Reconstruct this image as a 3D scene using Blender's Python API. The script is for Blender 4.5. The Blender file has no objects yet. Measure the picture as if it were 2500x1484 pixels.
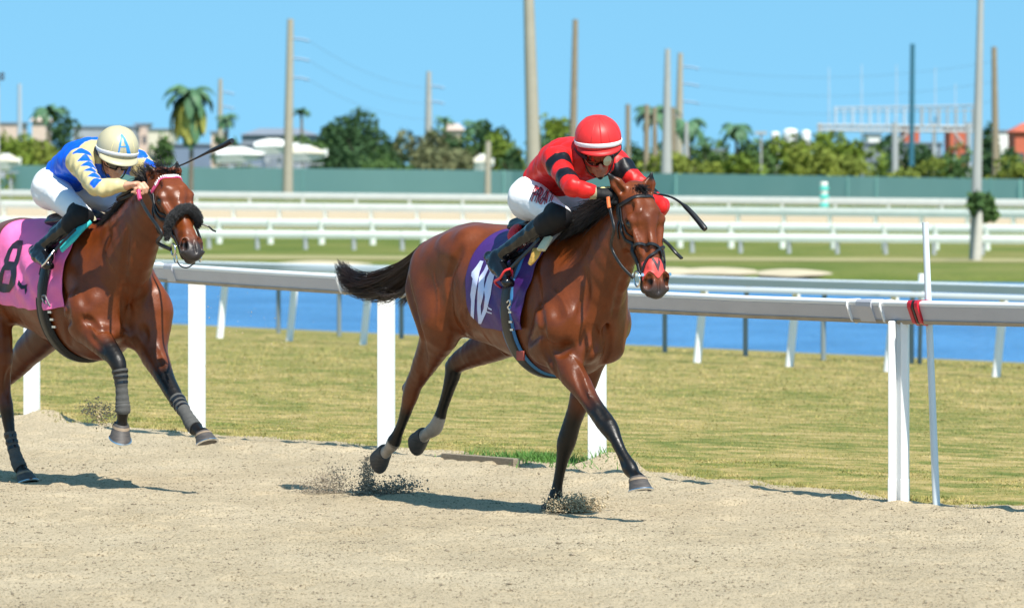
import bpy, bmesh, math, random
import numpy as np
from mathutils import Vector
R = math.radians
rnd = random.Random(7)
rng = np.random.default_rng(11)
sc = bpy.context.scene
col = sc.collection

# ---------------------------------------------------------------- camera
F_PX = 16000.0          # focal length in photograph pixels (2500 wide)
CX, HY, CAM_H = 1250.0, 400.0, 1.85
cd = bpy.data.cameras.new('camera')
cam = bpy.data.objects.new('camera', cd); col.objects.link(cam)
cd.sensor_width = 36.0; cd.lens = 36.0 * F_PX / 2500.0
cd.shift_y = -(742.0 - HY) / 2500.0
cd.clip_start = 1.0; cd.clip_end = 20000
cam.location = (0, 0, CAM_H); cam.rotation_euler = (R(90), 0, 0)
cd.dof.use_dof = True; cd.dof.focus_distance = 34.6; cd.dof.aperture_fstop = 8.0
sc.camera = cam
# ---------------------------------------------------------------- sky and sun
SUN_AZ = Vector((0.42, -0.91)).normalized()      # horizontal direction towards the sun
SUN_EL = R(55)
w = bpy.data.worlds.new('World'); sc.world = w; w.use_nodes = True
nt = w.node_tree; nt.nodes.clear()
wo = nt.nodes.new('ShaderNodeOutputWorld'); bg = nt.nodes.new('ShaderNodeBackground')
sky = nt.nodes.new('ShaderNodeTexSky'); sky.sky_type = 'NISHITA'; sky.sun_disc = False
sky.sun_elevation = SUN_EL; sky.sun_rotation = math.atan2(SUN_AZ.x, SUN_AZ.y)
sky.air_density = 1.0; sky.dust_density = 0.2; sky.ozone_density = 3.0
tc = nt.nodes.new('ShaderNodeTexCoord'); mp = nt.nodes.new('ShaderNodeVectorMath'); mp.operation = 'ADD'
mp.inputs[1].default_value = (0, 0, 0.30)        # clear air: the haze band of the sky model sits below the skyline
nm = nt.nodes.new('ShaderNodeVectorMath'); nm.operation = 'NORMALIZE'
nt.links.new(tc.outputs['Generated'], mp.inputs[0]); nt.links.new(mp.outputs[0], nm.inputs[0])
nt.links.new(nm.outputs[0], sky.inputs['Vector'])
hs = nt.nodes.new('ShaderNodeHueSaturation'); hs.inputs['Hue'].default_value = 0.470; hs.inputs['Saturation'].default_value = 1.12; hs.inputs['Value'].default_value = 1.2
nt.links.new(sky.outputs[0], hs.inputs['Color']); nt.links.new(hs.outputs[0], bg.inputs[0])
nt.links.new(bg.outputs[0], wo.inputs[0])
bg.inputs[1].default_value = 0.12
sd = bpy.data.lights.new('sun', 'SUN'); sd.energy = 5.0; sd.angle = R(0.5); sd.color = (1, 0.95, 0.86)
sun = bpy.data.objects.new('sun', sd); col.objects.link(sun)
sdir = Vector((SUN_AZ.x * math.cos(SUN_EL), SUN_AZ.y * math.cos(SUN_EL), math.sin(SUN_EL)))
sun.rotation_euler = sdir.to_track_quat('Z', 'Y').to_euler()
sc.view_settings.view_transform = 'Standard'; sc.view_settings.look = 'None'
sc.view_settings.exposure = 0.55; sc.view_settings.gamma = 1.0
sc.view_settings.use_curve_mapping = False

# ---------------------------------------------------------------- helpers: places
def W(px, py, Y):
    "point seen at photograph pixel (px,py) at distance Y"
    return np.array([(px - CX) / F_PX * Y, Y, CAM_H - (py - HY) / F_PX * Y])
def G(px, py, z=0.0):
    "point of the level z seen at a pixel"
    s = (py - HY) / (CAM_H - z)
    Y = F_PX / s
    return np.array([(px - CX) / s, Y, z])

# ---------------------------------------------------------------- helpers: objects
def tag(o, label=None, cat=None, group=None, kind=None):
    if label: o['label'] = label
    if cat: o['category'] = cat
    if group: o['group'] = group
    if kind: o['kind'] = kind
    return o
def empty(name, loc=(0, 0, 0), rz=0.0, parent=None):
    o = bpy.data.objects.new(name, None); col.objects.link(o)
    o.location = loc; o.rotation_euler = (0, 0, rz); o.empty_display_size = 0.2
    if parent: o.parent = parent
    return o
def mesh_obj(name, V, F, mat=None, parent=None, smooth=False, loc=None, color=None, cname='coat', mats=None, mi=None):
    me = bpy.data.meshes.new(name)
    V = np.asarray(V, dtype=np.float32)
    if isinstance(F, np.ndarray):
        n, k = F.shape
        me.vertices.add(len(V)); me.vertices.foreach_set('co', V.ravel())
        me.loops.add(n * k); me.loops.foreach_set('vertex_index', F.astype(np.int32).ravel())
        me.polygons.add(n); me.polygons.foreach_set('loop_start', np.arange(0, n * k, k, dtype=np.int32))
        me.polygons.foreach_set('loop_total', np.full(n, k, dtype=np.int32))
        me.update(calc_edges=True)
    else:
        me.from_pydata([tuple(v) for v in V], [], [tuple(f) for f in F])
    for m_ in (mats or ([mat] if mat else [])): me.materials.append(m_)
    if mi is not None: me.polygons.foreach_set('material_index', np.asarray(mi, dtype=np.int32))
    if smooth: me.polygons.foreach_set('use_smooth', np.ones(len(me.polygons), dtype=bool))
    if color is not None:
        a = me.color_attributes.new(cname, 'FLOAT_COLOR', 'POINT')
        c4 = np.ones((len(V), 4), dtype=np.float32); c4[:, :3] = color
        a.data.foreach_set('color', c4.ravel())
    me.update()
    o = bpy.data.objects.new(name, me); col.objects.link(o)
    if loc is not None: o.location = loc
    if parent: o.parent = parent
    return o
class MB:
    "collects boxes, tubes and sheets for ONE part"
    def __init__(s): s.V = []; s.F = []; s.m = []
    def add(s, V, F, m=0):
        b = len(s.V); s.V += [tuple(v) for v in V]; s.F += [tuple(i + b for i in f) for f in F]; s.m += [m] * len(F)
    def box(s, c, d, rz=0.0, m=0, bev=0.0):
        cx, cy, cz = c; dx, dy, dz = [q / 2 for q in d]; cs, sn = math.cos(rz), math.sin(rz)
        V = []
        for z in (-dz, dz):
            for x, y in ((-dx, -dy), (dx, -dy), (dx, dy), (-dx, dy)):
                V.append((cx + x * cs - y * sn, cy + x * sn + y * cs, cz + z))
        s.add(V, [(3, 2, 1, 0), (4, 5, 6, 7), (0, 1, 5, 4), (1, 2, 6, 5), (2, 3, 7, 6), (3, 0, 4, 7)], m)
    def tube(s, pts, rad, n=8, caps=True, m=0, flat=None):
        "round (or flattened) tube through pts; rad number or list; flat = (axis vector, ratio)"
        P = [Vector(p) for p in pts]
        if not hasattr(rad, '__len__'): rad = [rad] * len(P)
        up = None; V = []
        for i, p in enumerate(P):
            t = (P[min(i + 1, len(P) - 1)] - P[max(i - 1, 0)]).normalized()
            if up is None:
                up = Vector((0, 0, 1)) if abs(t.z) < 0.9 else Vector((1, 0, 0))
                if flat: up = Vector(flat[0])
            if flat: up = Vector(flat[0])
            a = t.cross(up).normalized(); b = a.cross(t).normalized(); up = b
            k = flat[1] if flat else 1.0
            for j in range(n):
                th = 2 * math.pi * j / n
                V.append(p + a * (math.cos(th) * rad[i]) + b * (math.sin(th) * rad[i] * k))
        F = []
        for i in range(len(P) - 1):
            for j in range(n):
                F.append((i * n + j, i * n + (j + 1) % n, (i + 1) * n + (j + 1) % n, (i + 1) * n + j))
        if caps:
            F.append(tuple(range(n))[::-1]); F.append(tuple(range((len(P) - 1) * n, len(P) * n)))
        s.add(V, F, m)
    def build(s, name, mat, parent=None, smooth=False, loc=None, mats=None):
        o = mesh_obj(name, np.array([tuple(v) for v in s.V]), s.F, mat, parent, False, loc, mats=mats, mi=(s.m if mats else None))
        return smooth_by_angle(o, 48) if smooth else o
def smooth_by_angle(o, ang=40):
    me = o.data
    me.polygons.foreach_set('use_smooth', np.ones(len(me.polygons), dtype=bool))
    bm = bmesh.new(); bm.from_mesh(me)
    for e in bm.edges:
        if len(e.link_faces) == 2 and e.calc_face_angle(0) > R(ang): e.smooth = False
    bm.to_mesh(me); bm.free()
    return o
def bevel(o, w=0.004, seg=2):
    m = o.modifiers.new('bevel', 'BEVEL'); m.width = w; m.segments = seg; m.limit_method = 'ANGLE'
    return o

# ---------------------------------------------------------------- helpers: materials
def mat(name, base=(0.5, 0.5, 0.5), rough=0.6, metal=0.0, var=None, scale=20, detail=4, bump=0.0, bscale=None, spec=0.5,
        coat=0.0, attr=None, sheen=0.0, coords='Object', stretch=None, bdist=0.01, vmix=1.0, sss=0.0, coat_rough=0.1, rvar=0.0):
    m = bpy.data.materials.new(name); m.use_nodes = True
    n = m.node_tree; b = n.nodes['Principled BSDF']; L = n.links
    b.inputs['Base Color'].default_value = (*base, 1); b.inputs['Roughness'].default_value = rough
    b.inputs['Metallic'].default_value = metal; b.inputs['Specular IOR Level'].default_value = spec
    b.inputs['Coat Weight'].default_value = coat; b.inputs['Coat Roughness'].default_value = coat_rough
    b.inputs['Sheen Weight'].default_value = sheen
    if sss: b.inputs['Subsurface Weight'].default_value = sss; b.inputs['Subsurface Radius'].default_value = (0.02, 0.008, 0.004); b.inputs['Subsurface Scale'].default_value = 1.0
    tcn = n.nodes.new('ShaderNodeTexCoord'); src = tcn.outputs[coords]
    if stretch:
        mpn = n.nodes.new('ShaderNodeMapping'); mpn.inputs['Scale'].default_value = stretch; L.new(src, mpn.inputs[0]); src = mpn.outputs[0]
    csrc = None
    if attr:
        an = n.nodes.new('ShaderNodeAttribute'); an.attribute_name = attr; csrc = an.outputs['Color']; L.new(csrc, b.inputs['Base Color'])
    if var is not None:
        no = n.nodes.new('ShaderNodeTexNoise'); no.inputs['Scale'].default_value = scale; no.inputs['Detail'].default_value = detail; no.inputs['Roughness'].default_value = 0.65
        L.new(src, no.inputs['Vector'])
        rp = n.nodes.new('ShaderNodeValToRGB'); rp.color_ramp.elements[0].position = 0.3; rp.color_ramp.elements[1].position = 0.7
        L.new(no.outputs['Fac'], rp.inputs[0])
        if attr:
            rp.color_ramp.elements[0].color = (1 - var, 1 - var, 1 - var, 1); rp.color_ramp.elements[1].color = (1 + var * 0.6, 1 + var * 0.6, 1 + var * 0.6, 1)
            mx = n.nodes.new('ShaderNodeMix'); mx.data_type = 'RGBA'; mx.blend_type = 'MULTIPLY'; mx.inputs[0].default_value = 1
            L.new(csrc, mx.inputs[6]); L.new(rp.outputs[0], mx.inputs[7]); L.new(mx.outputs[2], b.inputs['Base Color'])
        else:
            v2 = var if hasattr(var, '__len__') else tuple(c * (1 - var) for c in base)
            rp.color_ramp.elements[0].color = (*v2, 1); rp.color_ramp.elements[1].color = (*base, 1)
            L.new(rp.outputs[0], b.inputs['Base Color'])
        if rvar:
            mr = n.nodes.new('ShaderNodeMapRange'); mr.inputs[3].default_value = rough - rvar; mr.inputs[4].default_value = rough + rvar
            L.new(no.outputs['Fac'], mr.inputs[0]); L.new(mr.outputs[0], b.inputs['Roughness'])
    if bump:
        nb = n.nodes.new('ShaderNodeTexNoise'); nb.inputs['Scale'].default_value = bscale or scale; nb.inputs['Detail'].default_value = 5
        L.new(src, nb.inputs['Vector'])
        bn = n.nodes.new('ShaderNodeBump'); bn.inputs['Strength'].default_value = bump; bn.inputs['Distance'].default_value = bdist
        L.new(nb.outputs['Fac'], bn.inputs['Height']); L.new(bn.outputs[0], b.inputs['Normal'])
    return m
def ramp_node(n, stops):
    rp = n.nodes.new('ShaderNodeValToRGB'); cr = rp.color_ramp
    while len(cr.elements) < len(stops): cr.elements.new(0.5)
    for e, (p, c) in zip(cr.elements, stops): e.position = p; e.color = (*c, 1)
    return rp
# ================================================================ the ground
def qf(X, Y): return Y + 1.7 * X           # lines of equal q run along the rails
def land(X, Y):
    q = qf(X, Y); r = Y + 0.5 * X
    z = np.interp(q, [38.3, 39.6, 43, 95, 102, 149, 153, 160], [-0.07, 0.0, 0.0, -0.9, -0.95, -2.14, -2.24, -3.2])
    zf = np.interp(r, [222, 231.5, 233, 237, 20000], [-3.2, -2.24, -2.12, -2.0, -2.0])
    return np.where(r > 222, zf, z)
# grass material
def grass_mat(name, cols, sc1, sc2, bump, fine=120.0):
    m = bpy.data.materials.new(name); m.use_nodes = True; n = m.node_tree; L = n.links; b = n.nodes['Principled BSDF']
    b.inputs['Roughness'].default_value = 0.85; b.inputs['Specular IOR Level'].default_value = 0.15; b.inputs['Sheen Weight'].default_value = 0.0
    g = n.nodes.new('ShaderNodeNewGeometry')
    a = n.nodes.new('ShaderNodeTexNoise'); a.inputs['Scale'].default_value = sc1; a.inputs['Detail'].default_value = 6; a.inputs['Roughness'].default_value = 0.7
    mpn = n.nodes.new('ShaderNodeMapping'); mpn.inputs['Scale'].default_value = (1, 0.6, 1); L.new(g.outputs['Position'], mpn.inputs[0])
    L.new(mpn.outputs[0], a.inputs[0])
    c = n.nodes.new('ShaderNodeTexNoise'); c.inputs['Scale'].default_value = sc2; c.inputs['Detail'].default_value = 4; L.new(mpn.outputs[0], c.inputs[0])
    f = n.nodes.new('ShaderNodeTexNoise'); f.inputs['Scale'].default_value = fine; f.inputs['Detail'].default_value = 3; L.new(g.outputs['Position'], f.inputs[0])
    ad = n.nodes.new('ShaderNodeMath'); ad.operation = 'MULTIPLY_ADD'; ad.inputs[1].default_value = 0.78; L.new(a.outputs['Fac'], ad.inputs[0])
    h = n.nodes.new('ShaderNodeMath'); h.operation = 'MULTIPLY'; h.inputs[1].default_value = 0.22; L.new(c.outputs['Fac'], h.inputs[0]); L.new(h.outputs[0], ad.inputs[2])
    rp = ramp_node(n, [(0.38, cols[0]), (0.46, cols[1]), (0.53, cols[2]), (0.63, cols[3])]); L.new(ad.outputs[0], rp.inputs[0])
    r2 = ramp_node(n, [(0.3, (0.60, 0.62, 0.58)), (0.7, (1.3, 1.28, 1.3))]); L.new(f.outputs['Fac'], r2.inputs[0])
    mx = n.nodes.new('ShaderNodeMix'); mx.data_type = 'RGBA'; mx.blend_type = 'MULTIPLY'; mx.inputs[0].default_value = 1
    L.new(rp.outputs[0], mx.inputs[6]); L.new(r2.outputs[0], mx.inputs[7]); L.new(mx.outputs[2], b.inputs['Base Color'])
    bn = n.nodes.new('ShaderNodeBump'); bn.inputs['Strength'].default_value = bump; bn.inputs['Distance'].default_value = 0.03
    L.new(f.outputs['Fac'], bn.inputs['Height']); L.new(bn.outputs[0], b.inputs['Normal'])
    return m
M_TURF = grass_mat('dry_turf', [(0.108, 0.138, 0.027), (0.185, 0.185, 0.050), (0.30, 0.24, 0.085), (0.41, 0.31, 0.14)], 3.2, 0.45, 0.35, 60)
M_FARTURF = grass_mat('far_turf', [(0.09, 0.125, 0.018), (0.12, 0.15, 0.025), (0.155, 0.17, 0.038), (0.21, 0.195, 0.06)], 0.12, 0.03, 0.2, 6)
def sheet(name, xs, ys, zf, m, dz=0.0, smooth=True):
    X, Y = np.meshgrid(xs, ys, indexing='ij'); Z = zf(X, Y) + dz
    V = np.stack([X, Y, Z], -1).reshape(-1, 3); nx, ny = len(xs), len(ys)
    i, j = np.meshgrid(np.arange(nx - 1), np.arange(ny - 1), indexing='ij'); a = (i * ny + j).ravel()
    Fq = np.stack([a, a + ny, a + ny + 1, a + 1], -1)
    return mesh_obj(name, V, Fq, m, smooth=smooth)
ysg = np.concatenate([np.arange(15, 60, 0.8), np.arange(60, 340, 2.0), np.geomspace(342, 14000, 40)])
xsg = np.concatenate([-np.geomspace(9000, 62, 24), np.arange(-60, -15, 3.0), np.arange(-15, 15, 0.8), np.arange(15, 61, 3.0), np.geomspace(62, 9000, 24)])
M_GROUND = M_TURF
g = sheet('ground', xsg, ysg, land, None)
g.data.materials.append(M_TURF); g.data.materials.append(M_FARTURF)
mi = [1 if (p.center.y > 200) else 0 for p in g.data.polygons]
g.data.polygons.foreach_set('material_index', mi)
tag(g, kind='structure')

# water of the infield lake
mw = bpy.data.materials.new('lake_water'); mw.use_nodes = True; n = mw.node_tree; b = n.nodes['Principled BSDF']
b.inputs['Base Color'].default_value = (0.055, 0.19, 0.46, 1); b.inputs['Roughness'].default_value = 0.22; b.inputs['Specular IOR Level'].default_value = 0.35
gg = n.nodes.new('ShaderNodeNewGeometry'); mpn = n.nodes.new('ShaderNodeMapping'); mpn.inputs['Scale'].default_value = (1, 0.5, 1)
n.links.new(gg.outputs['Position'], mpn.inputs[0])
wn = n.nodes.new('ShaderNodeTexNoise'); wn.inputs['Scale'].default_value = 3.5; wn.inputs['Detail'].default_value = 5; n.links.new(mpn.outputs[0], wn.inputs[0])
bn = n.nodes.new('ShaderNodeBump'); bn.inputs['Strength'].default_value = 1.0; bn.inputs['Distance'].default_value = 0.35
n.links.new(wn.outputs['Fac'], bn.inputs['Height']); n.links.new(bn.outputs[0], b.inputs['Normal'])
wv = n.nodes.new('ShaderNodeTexNoise'); wv.inputs['Scale'].default_value = 0.35; wv.inputs['Detail'].default_value = 4; n.links.new(mpn.outputs[0], wv.inputs[0])
wr = ramp_node(n, [(0.35, (0.035, 0.135, 0.33)), (0.65, (0.06, 0.20, 0.44))]); n.links.new(wv.outputs['Fac'], wr.inputs[0]); n.links.new(wr.outputs[0], b.inputs['Base Color'])
wa = sheet('lake_water', np.array([-260., 0, 260.]), np.array([60., 180., 420.]), lambda X, Y: np.full_like(X, -2.2), mw)
# keep the water between its banks: clip the sheet to the lake basin
def clip_poly(o, planes):
    bm = bmesh.new(); bm.from_mesh(o.data)
    for co, no in planes:
        bmesh.ops.bisect_plane(bm, geom=bm.verts[:] + bm.edges[:] + bm.faces[:], plane_co=co, plane_no=no, clear_outer=True)
    bm.to_mesh(o.data); bm.free()
clip_poly(wa, [((0, 146, 0), (-1.7, -1, 0)), ((0, 234, 0), (0.5, 1, 0))])
tag(wa, kind='structure')

# ---------------------------------------------------------------- near dirt track
E0 = G(-300, 1000)[:2]; E1 = G(2195, 1212)[:2]
RAILB = [G(x, y) for x, y in ((-420, 990), (70, 1030), (473, 1065), (935, 1105), (1450, 1147), (2195, 1235))]
last = W(2500, 400 + (1.85 * F_PX / 34.9), 34.9)
RAILB.append(last); dv = (RAILB[-1] - RAILB[-2]); RAILB.append(RAILB[-1] + dv * 3)
RB = np.array(RAILB)
def poly_d(X, Y, off=0.0):
    "signed distance to the rail base line, positive on the infield side"
    best = np.full(X.shape, 1e9); sg = np.ones(X.shape)
    for i in range(len(RB) - 1):
        a = RB[i, :2]; d = RB[i + 1, :2] - a; Ld = np.hypot(*d); t = ((X - a[0]) * d[0] + (Y - a[1]) * d[1]) / Ld ** 2
        lo = -50 if i == 0 else 0; hi = 50 if i == len(RB) - 2 else 1
        tt = np.clip(t, lo, hi); px = X - a[0] - tt * d[0]; py = Y - a[1] - tt * d[1]; ds = np.hypot(px, py)
        s = np.sign(d[0] * py - d[1] * px)
        m_ = ds < best; best = np.where(m_, ds, best); sg = np.where(m_, s, sg)
    return best * sg - off
def vnoise(X, Y, s, seed=0):
    "smooth value noise"
    x = X / s + 1000.5; y = Y / s + 1000.5; xi = np.floor(x).astype(np.int64); yi = np.floor(y).astype(np.int64); fx = x - xi; fy = y - yi
    fx = fx * fx * (3 - 2 * fx); fy = fy * fy * (3 - 2 * fy)
    def h(a, b):
        v = (a * 73856093 ^ b * 19349663 ^ (seed * 83492791 + 12345)) & 0x7fffffff
        v = (v * 1103515245 + 12345) & 0x7fffffff; v ^= v >> 13; v = (v * 1274126177) & 0x7fffffff
        return (v % 65536) / 65535.0
    return (h(xi, yi) * (1 - fx) + h(xi + 1, yi) * fx) * (1 - fy) + (h(xi, yi + 1) * (1 - fx) + h(xi + 1, yi + 1) * fx) * fy
def track_z(X, Y):
    d = poly_d(X, Y)
    z = 0.012 * (vnoise(X, Y, 0.35, 1) - .5) + 0.018 * (vnoise(X, Y, 1.1, 2) - .5) + 0.016 * (vnoise(X, Y, 0.12, 3) - .5)
    # rough, trampled strip along the rail
    rough = np.exp(-((d + 0.35) / 0.35) ** 2)
    z = z + rough * (0.035 * (vnoise(X, Y, 0.3, 5) - .45) + 0.03 * (vnoise(X, Y, 0.09, 6) - .5))
    z = z + 0.022 * np.exp(-((d + 0.75 + 0.15 * (vnoise(X, Y, 0.8, 9) - .5)) / 0.09) ** 2)
    # little heaps against two of the posts
    for (hx, hy, hr, hh) in ((0.62, 39.55, .16, .09), (-3.3, 46.9, .25, .08)):
        z = z + hh * np.exp(-((X - hx) ** 2 + (Y - hy) ** 2) / hr ** 2)
    # drops below the turf beyond its ragged edge
    edge = d - 0.16 - 0.22 * (vnoise(X, Y, 0.5, 7) - .5) - 0.16 * (vnoise(X, Y, 0.13, 8) - .5)
    if HOOFM is not None: z = z + HOOFM(X, Y)
    return z + 0.018 - np.clip(edge, 0, 1) * 0.35
_hr = np.random.default_rng(77); _hn = 900; _hy = 26 + 20 * _hr.random(_hn) ** 1.2; _hx = (_hr.random(_hn) - .5) * .19 * _hy; _hd = .006 + .016 * _hr.random(_hn) ** 2; _hs = .05 + .05 * _hr.random(_hn)
def HOOFM(X, Y):
    "shallow hoof marks with pushed-up rims"
    z = np.zeros_like(X, dtype=float)
    if X.ndim < 2 or X.shape[0] < 50:
        return z
    xs_, ys_ = X[:, 0], Y[0, :]
    for x, y, d, s_ in zip(_hx, _hy, _hd, _hs):
        i0, i1 = np.searchsorted(xs_, (x - 3 * s_, x + 3 * s_)); j0, j1 = np.searchsorted(ys_, (y - 3 * s_, y + 3 * s_))
        if i1 <= i0 or j1 <= j0: continue
        r2 = ((X[i0:i1, j0:j1] - x) ** 2 + (Y[i0:i1, j0:j1] - y) ** 2) / s_ ** 2; z[i0:i1, j0:j1] += d * (-1.2 * np.exp(-r2) + .9 * np.exp(-(np.sqrt(r2) - 1.5) ** 2 * 4))
    return z
m = bpy.data.materials.new('track_sand'); m.use_nodes = True; n = m.node_tree; L = n.links; b = n.nodes['Principled BSDF']
b.inputs['Roughness'].default_value = 0.95; b.inputs['Specular IOR Level'].default_value = 0.1
geo = n.nodes.new('ShaderNodeNewGeometry')
mpn = n.nodes.new('ShaderNodeMapping'); mpn.inputs['Scale'].default_value = (1.0, 0.6, 1.0); L.new(geo.outputs['Position'], mpn.inputs[0])
def nz(s, d=4, r=0.6):
    a = n.nodes.new('ShaderNodeTexNoise'); a.inputs['Scale'].default_value = s; a.inputs['Detail'].default_value = d; a.inputs['Roughness'].default_value = r
    L.new(mpn.outputs[0], a.inputs[0]); return a.outputs['Fac']
big, mid, fine = nz(0.9, 4), nz(14, 5), nz(75, 4, 0.75)
r1 = ramp_node(n, [(0.3, (0.565, 0.452, 0.295)), (0.7, (0.685, 0.562, 0.385))]); L.new(big, r1.inputs[0])
r2 = ramp_node(n, [(0.36, (0.40, 0.36, 0.30)), (0.46, (0.92, 0.92, 0.92)), (0.75, (1.08, 1.08, 1.08))]); L.new(fine, r2.inputs[0])
mx = n.nodes.new('ShaderNodeMix'); mx.data_type = 'RGBA'; mx.blend_type = 'MULTIPLY'; mx.inputs[0].default_value = 1
L.new(r1.outputs[0], mx.inputs[6]); L.new(r2.outputs[0], mx.inputs[7]); L.new(mx.outputs[2], b.inputs['Base Color'])
ad = n.nodes.new('ShaderNodeMath'); ad.operation = 'ADD'; L.new(mid, ad.inputs[0]); L.new(fine, ad.inputs[1])
bn = n.nodes.new('ShaderNodeBump'); bn.inputs['Strength'].default_value = 0.9; bn.inputs['Distance'].default_value = 0.034; L.new(ad.outputs[0], bn.inputs['Height']); L.new(bn.outputs[0], b.inputs['Normal'])
M_SAND = m
tr = sheet('dirt_track', np.arange(-6.0, 6.01, 0.04), np.concatenate([np.arange(23, 30, 0.06), np.arange(30, 50, 0.035)]), track_z, M_SAND)
tag(tr, kind='structure')
# the rest of the track, coarse, out to the sides and in front
def tz2(X, Y):
    inside = (np.abs(X) < 5.9) & (Y > 23.1) & (Y < 49.9)
    return np.where(inside, -0.15, 0.012 - np.clip(poly_d(X, Y) - 0.16, 0, 1) * 0.35)
# apron: what continues the track beyond the fine sheet
xs2 = np.arange(-80, 80.1, 0.5); ys2 = np.arange(-10, 190, 0.5)
tr2 = sheet('track_apron', xs2, ys2, tz2, M_SAND)
bm = bmesh.new(); bm.from_mesh(tr2.data)
kill = [f for f in bm.faces if all(v.co.z < -0.1 for v in f.verts)]
bmesh.ops.delete(bm, geom=kill, context='FACES'); bm.to_mesh(tr2.data); bm.free()
tag(tr2, kind='structure')

# pebbles and clods lying on the sand
def clods(name, pts, rad, m, seed=3, parent=None, squash=0.6):
    r_ = np.random.default_rng(seed)
    base = np.array([(1, 0, 0), (-1, 0, 0), (0, 1, 0), (0, -1, 0), (0, 0, 1), (0, 0, -1)], float)
    tri = np.array([(0, 2, 4), (2, 1, 4), (1, 3, 4), (3, 0, 4), (2, 0, 5), (1, 2, 5), (3, 1, 5), (0, 3, 5)])
    N = len(pts); V = base[None] * (0.6 + 0.8 * r_.random((N, 6, 1))) + 0.25 * r_.normal(size=(N, 6, 3))
    V = V * np.asarray(rad)[:, None, None]; V[:, :, 2] *= squash; V = V + np.asarray(pts)[:, None, :]
    Fq = tri[None] + 6 * np.arange(N)[:, None, None]
    return mesh_obj(name, V.reshape(-1, 3), Fq.reshape(-1, 3), m, parent)
M_CLOD = mat('clod', (0.40, 0.33, 0.23), 0.95, var=(0.13, 0.105, 0.075), scale=60, spec=0.1)
N = 42000
u = rng.random(N); Yc = 25 + 19 * u ** 1.3; Xc = (rng.random(N) - .5) * 0.165 * Yc
keep = poly_d(Xc, Yc) < 0.1; Xc, Yc = Xc[keep], Yc[keep]
Zc = track_z(Xc, Yc); rc = 0.0025 + 0.0045 * rng.random(len(Xc)) ** 3 + 0.007 * (rng.random(len(Xc)) < 0.012)
tag(clods('sand_clods', np.stack([Xc, Yc, Zc + rc * .3], -1), rc, M_CLOD, 5), kind='stuff')
# ---------------------------------------------------------------- turf blades near the edge
def blades(name, X, Y, Z, h, wd, m, seed=1):
    r_ = np.random.default_rng(seed); N = len(X)
    th = r_.random(N) * 6.283; lean = r_.normal(size=(N, 2)) * 0.5 * h[:, None]
    dx = np.cos(th) * wd; dy = np.sin(th) * wd
    V = np.zeros((N, 3, 3)); V[:, 0] = np.stack([X - dx, Y - dy, Z], -1); V[:, 1] = np.stack([X + dx, Y + dy, Z], -1)
    V[:, 2] = np.stack([X + lean[:, 0], Y + lean[:, 1], Z + h], -1)
    return mesh_obj(name, V.reshape(-1, 3), np.arange(N * 3).reshape(N, 3), m)
N = 420000
Y_ = 33 + 75 * rng.random(N) ** 1.6; X_ = (rng.random(N) - .5) * 0.17 * Y_
d_ = poly_d(X_, Y_); e_ = d_ - 0.05 - 0.22 * (vnoise(X_, Y_, 0.5, 7) - .5)
k = (e_ > 0) & (rng.random(N) < (0.35 + 0.65 * np.exp(-e_ / 2.5)) * np.clip((108 - Y_) / 50, 0, 1)); X_, Y_ = X_[k], Y_[k]
Z_ = np.where(e_[k] < 1.0, np.maximum(track_z(X_, Y_), land(X_, Y_)), land(X_, Y_))
M_BLADE = grass_mat('turf_blades', [(0.16, 0.19, 0.045), (0.26, 0.25, 0.07), (0.40, 0.325, 0.12), (0.52, 0.40, 0.18)], 3.2, 0.45, 0.0, 8)
tag(blades('edge_grass', X_, Y_, Z_ - 0.005, (0.005 + 0.010 * rng.random(len(X_)) + 0.016 * (e_[k] < .5) * rng.random(len(X_))) * (Y_ / 40), 0.004 * (Y_ / 40) ** 1.5, M_BLADE), kind='stuff')
# a lush clump beside the timber edging
N = 1500; c0 = G(1330, 1137); t_ = rng.normal(size=(N, 2)) * (0.22, 0.10)
du = (RB[4, :2] - RB[3, :2]); du /= np.hypot(*du)
X_ = c0[0] + t_[:, 0] * du[0] * 1.6 + t_[:, 1]; Y_ = c0[1] + t_[:, 0] * du[1] * 1.6 + t_[:, 1]
M_LUSH = mat('lush_grass', (0.10, 0.24, 0.03), 0.7, var=(0.05, 0.14, 0.02), scale=9)
tag(blades('grass_clump', X_, Y_, np.maximum(track_z(X_, Y_), land(X_, Y_)) - .01, 0.03 + 0.05 * rng.random(N), 0.005, M_LUSH, 9),
    'lush green grass tuft at the foot of the rail beside the timber edging', 'grass tuft')
# timber edging board
a = G(1085, 1127, 0.01); b_ = G(1262, 1141, 0.01)
mb = MB(); c = (a + b_) / 2; d = b_ - a
mb.box((c[0], c[1], 0.015), (np.hypot(d[0], d[1]), 0.05, 0.10), math.atan2(d[1], d[0]))
M_WOOD = mat('grey_timber', (0.30, 0.24, 0.17), 0.9, var=0.4, scale=14, bump=0.4, stretch=(1, 8, 8))
tag(bevel(mb.build('timber_edging', M_WOOD)), 'weathered timber edging board half buried between sand and turf', 'edging board')

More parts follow.
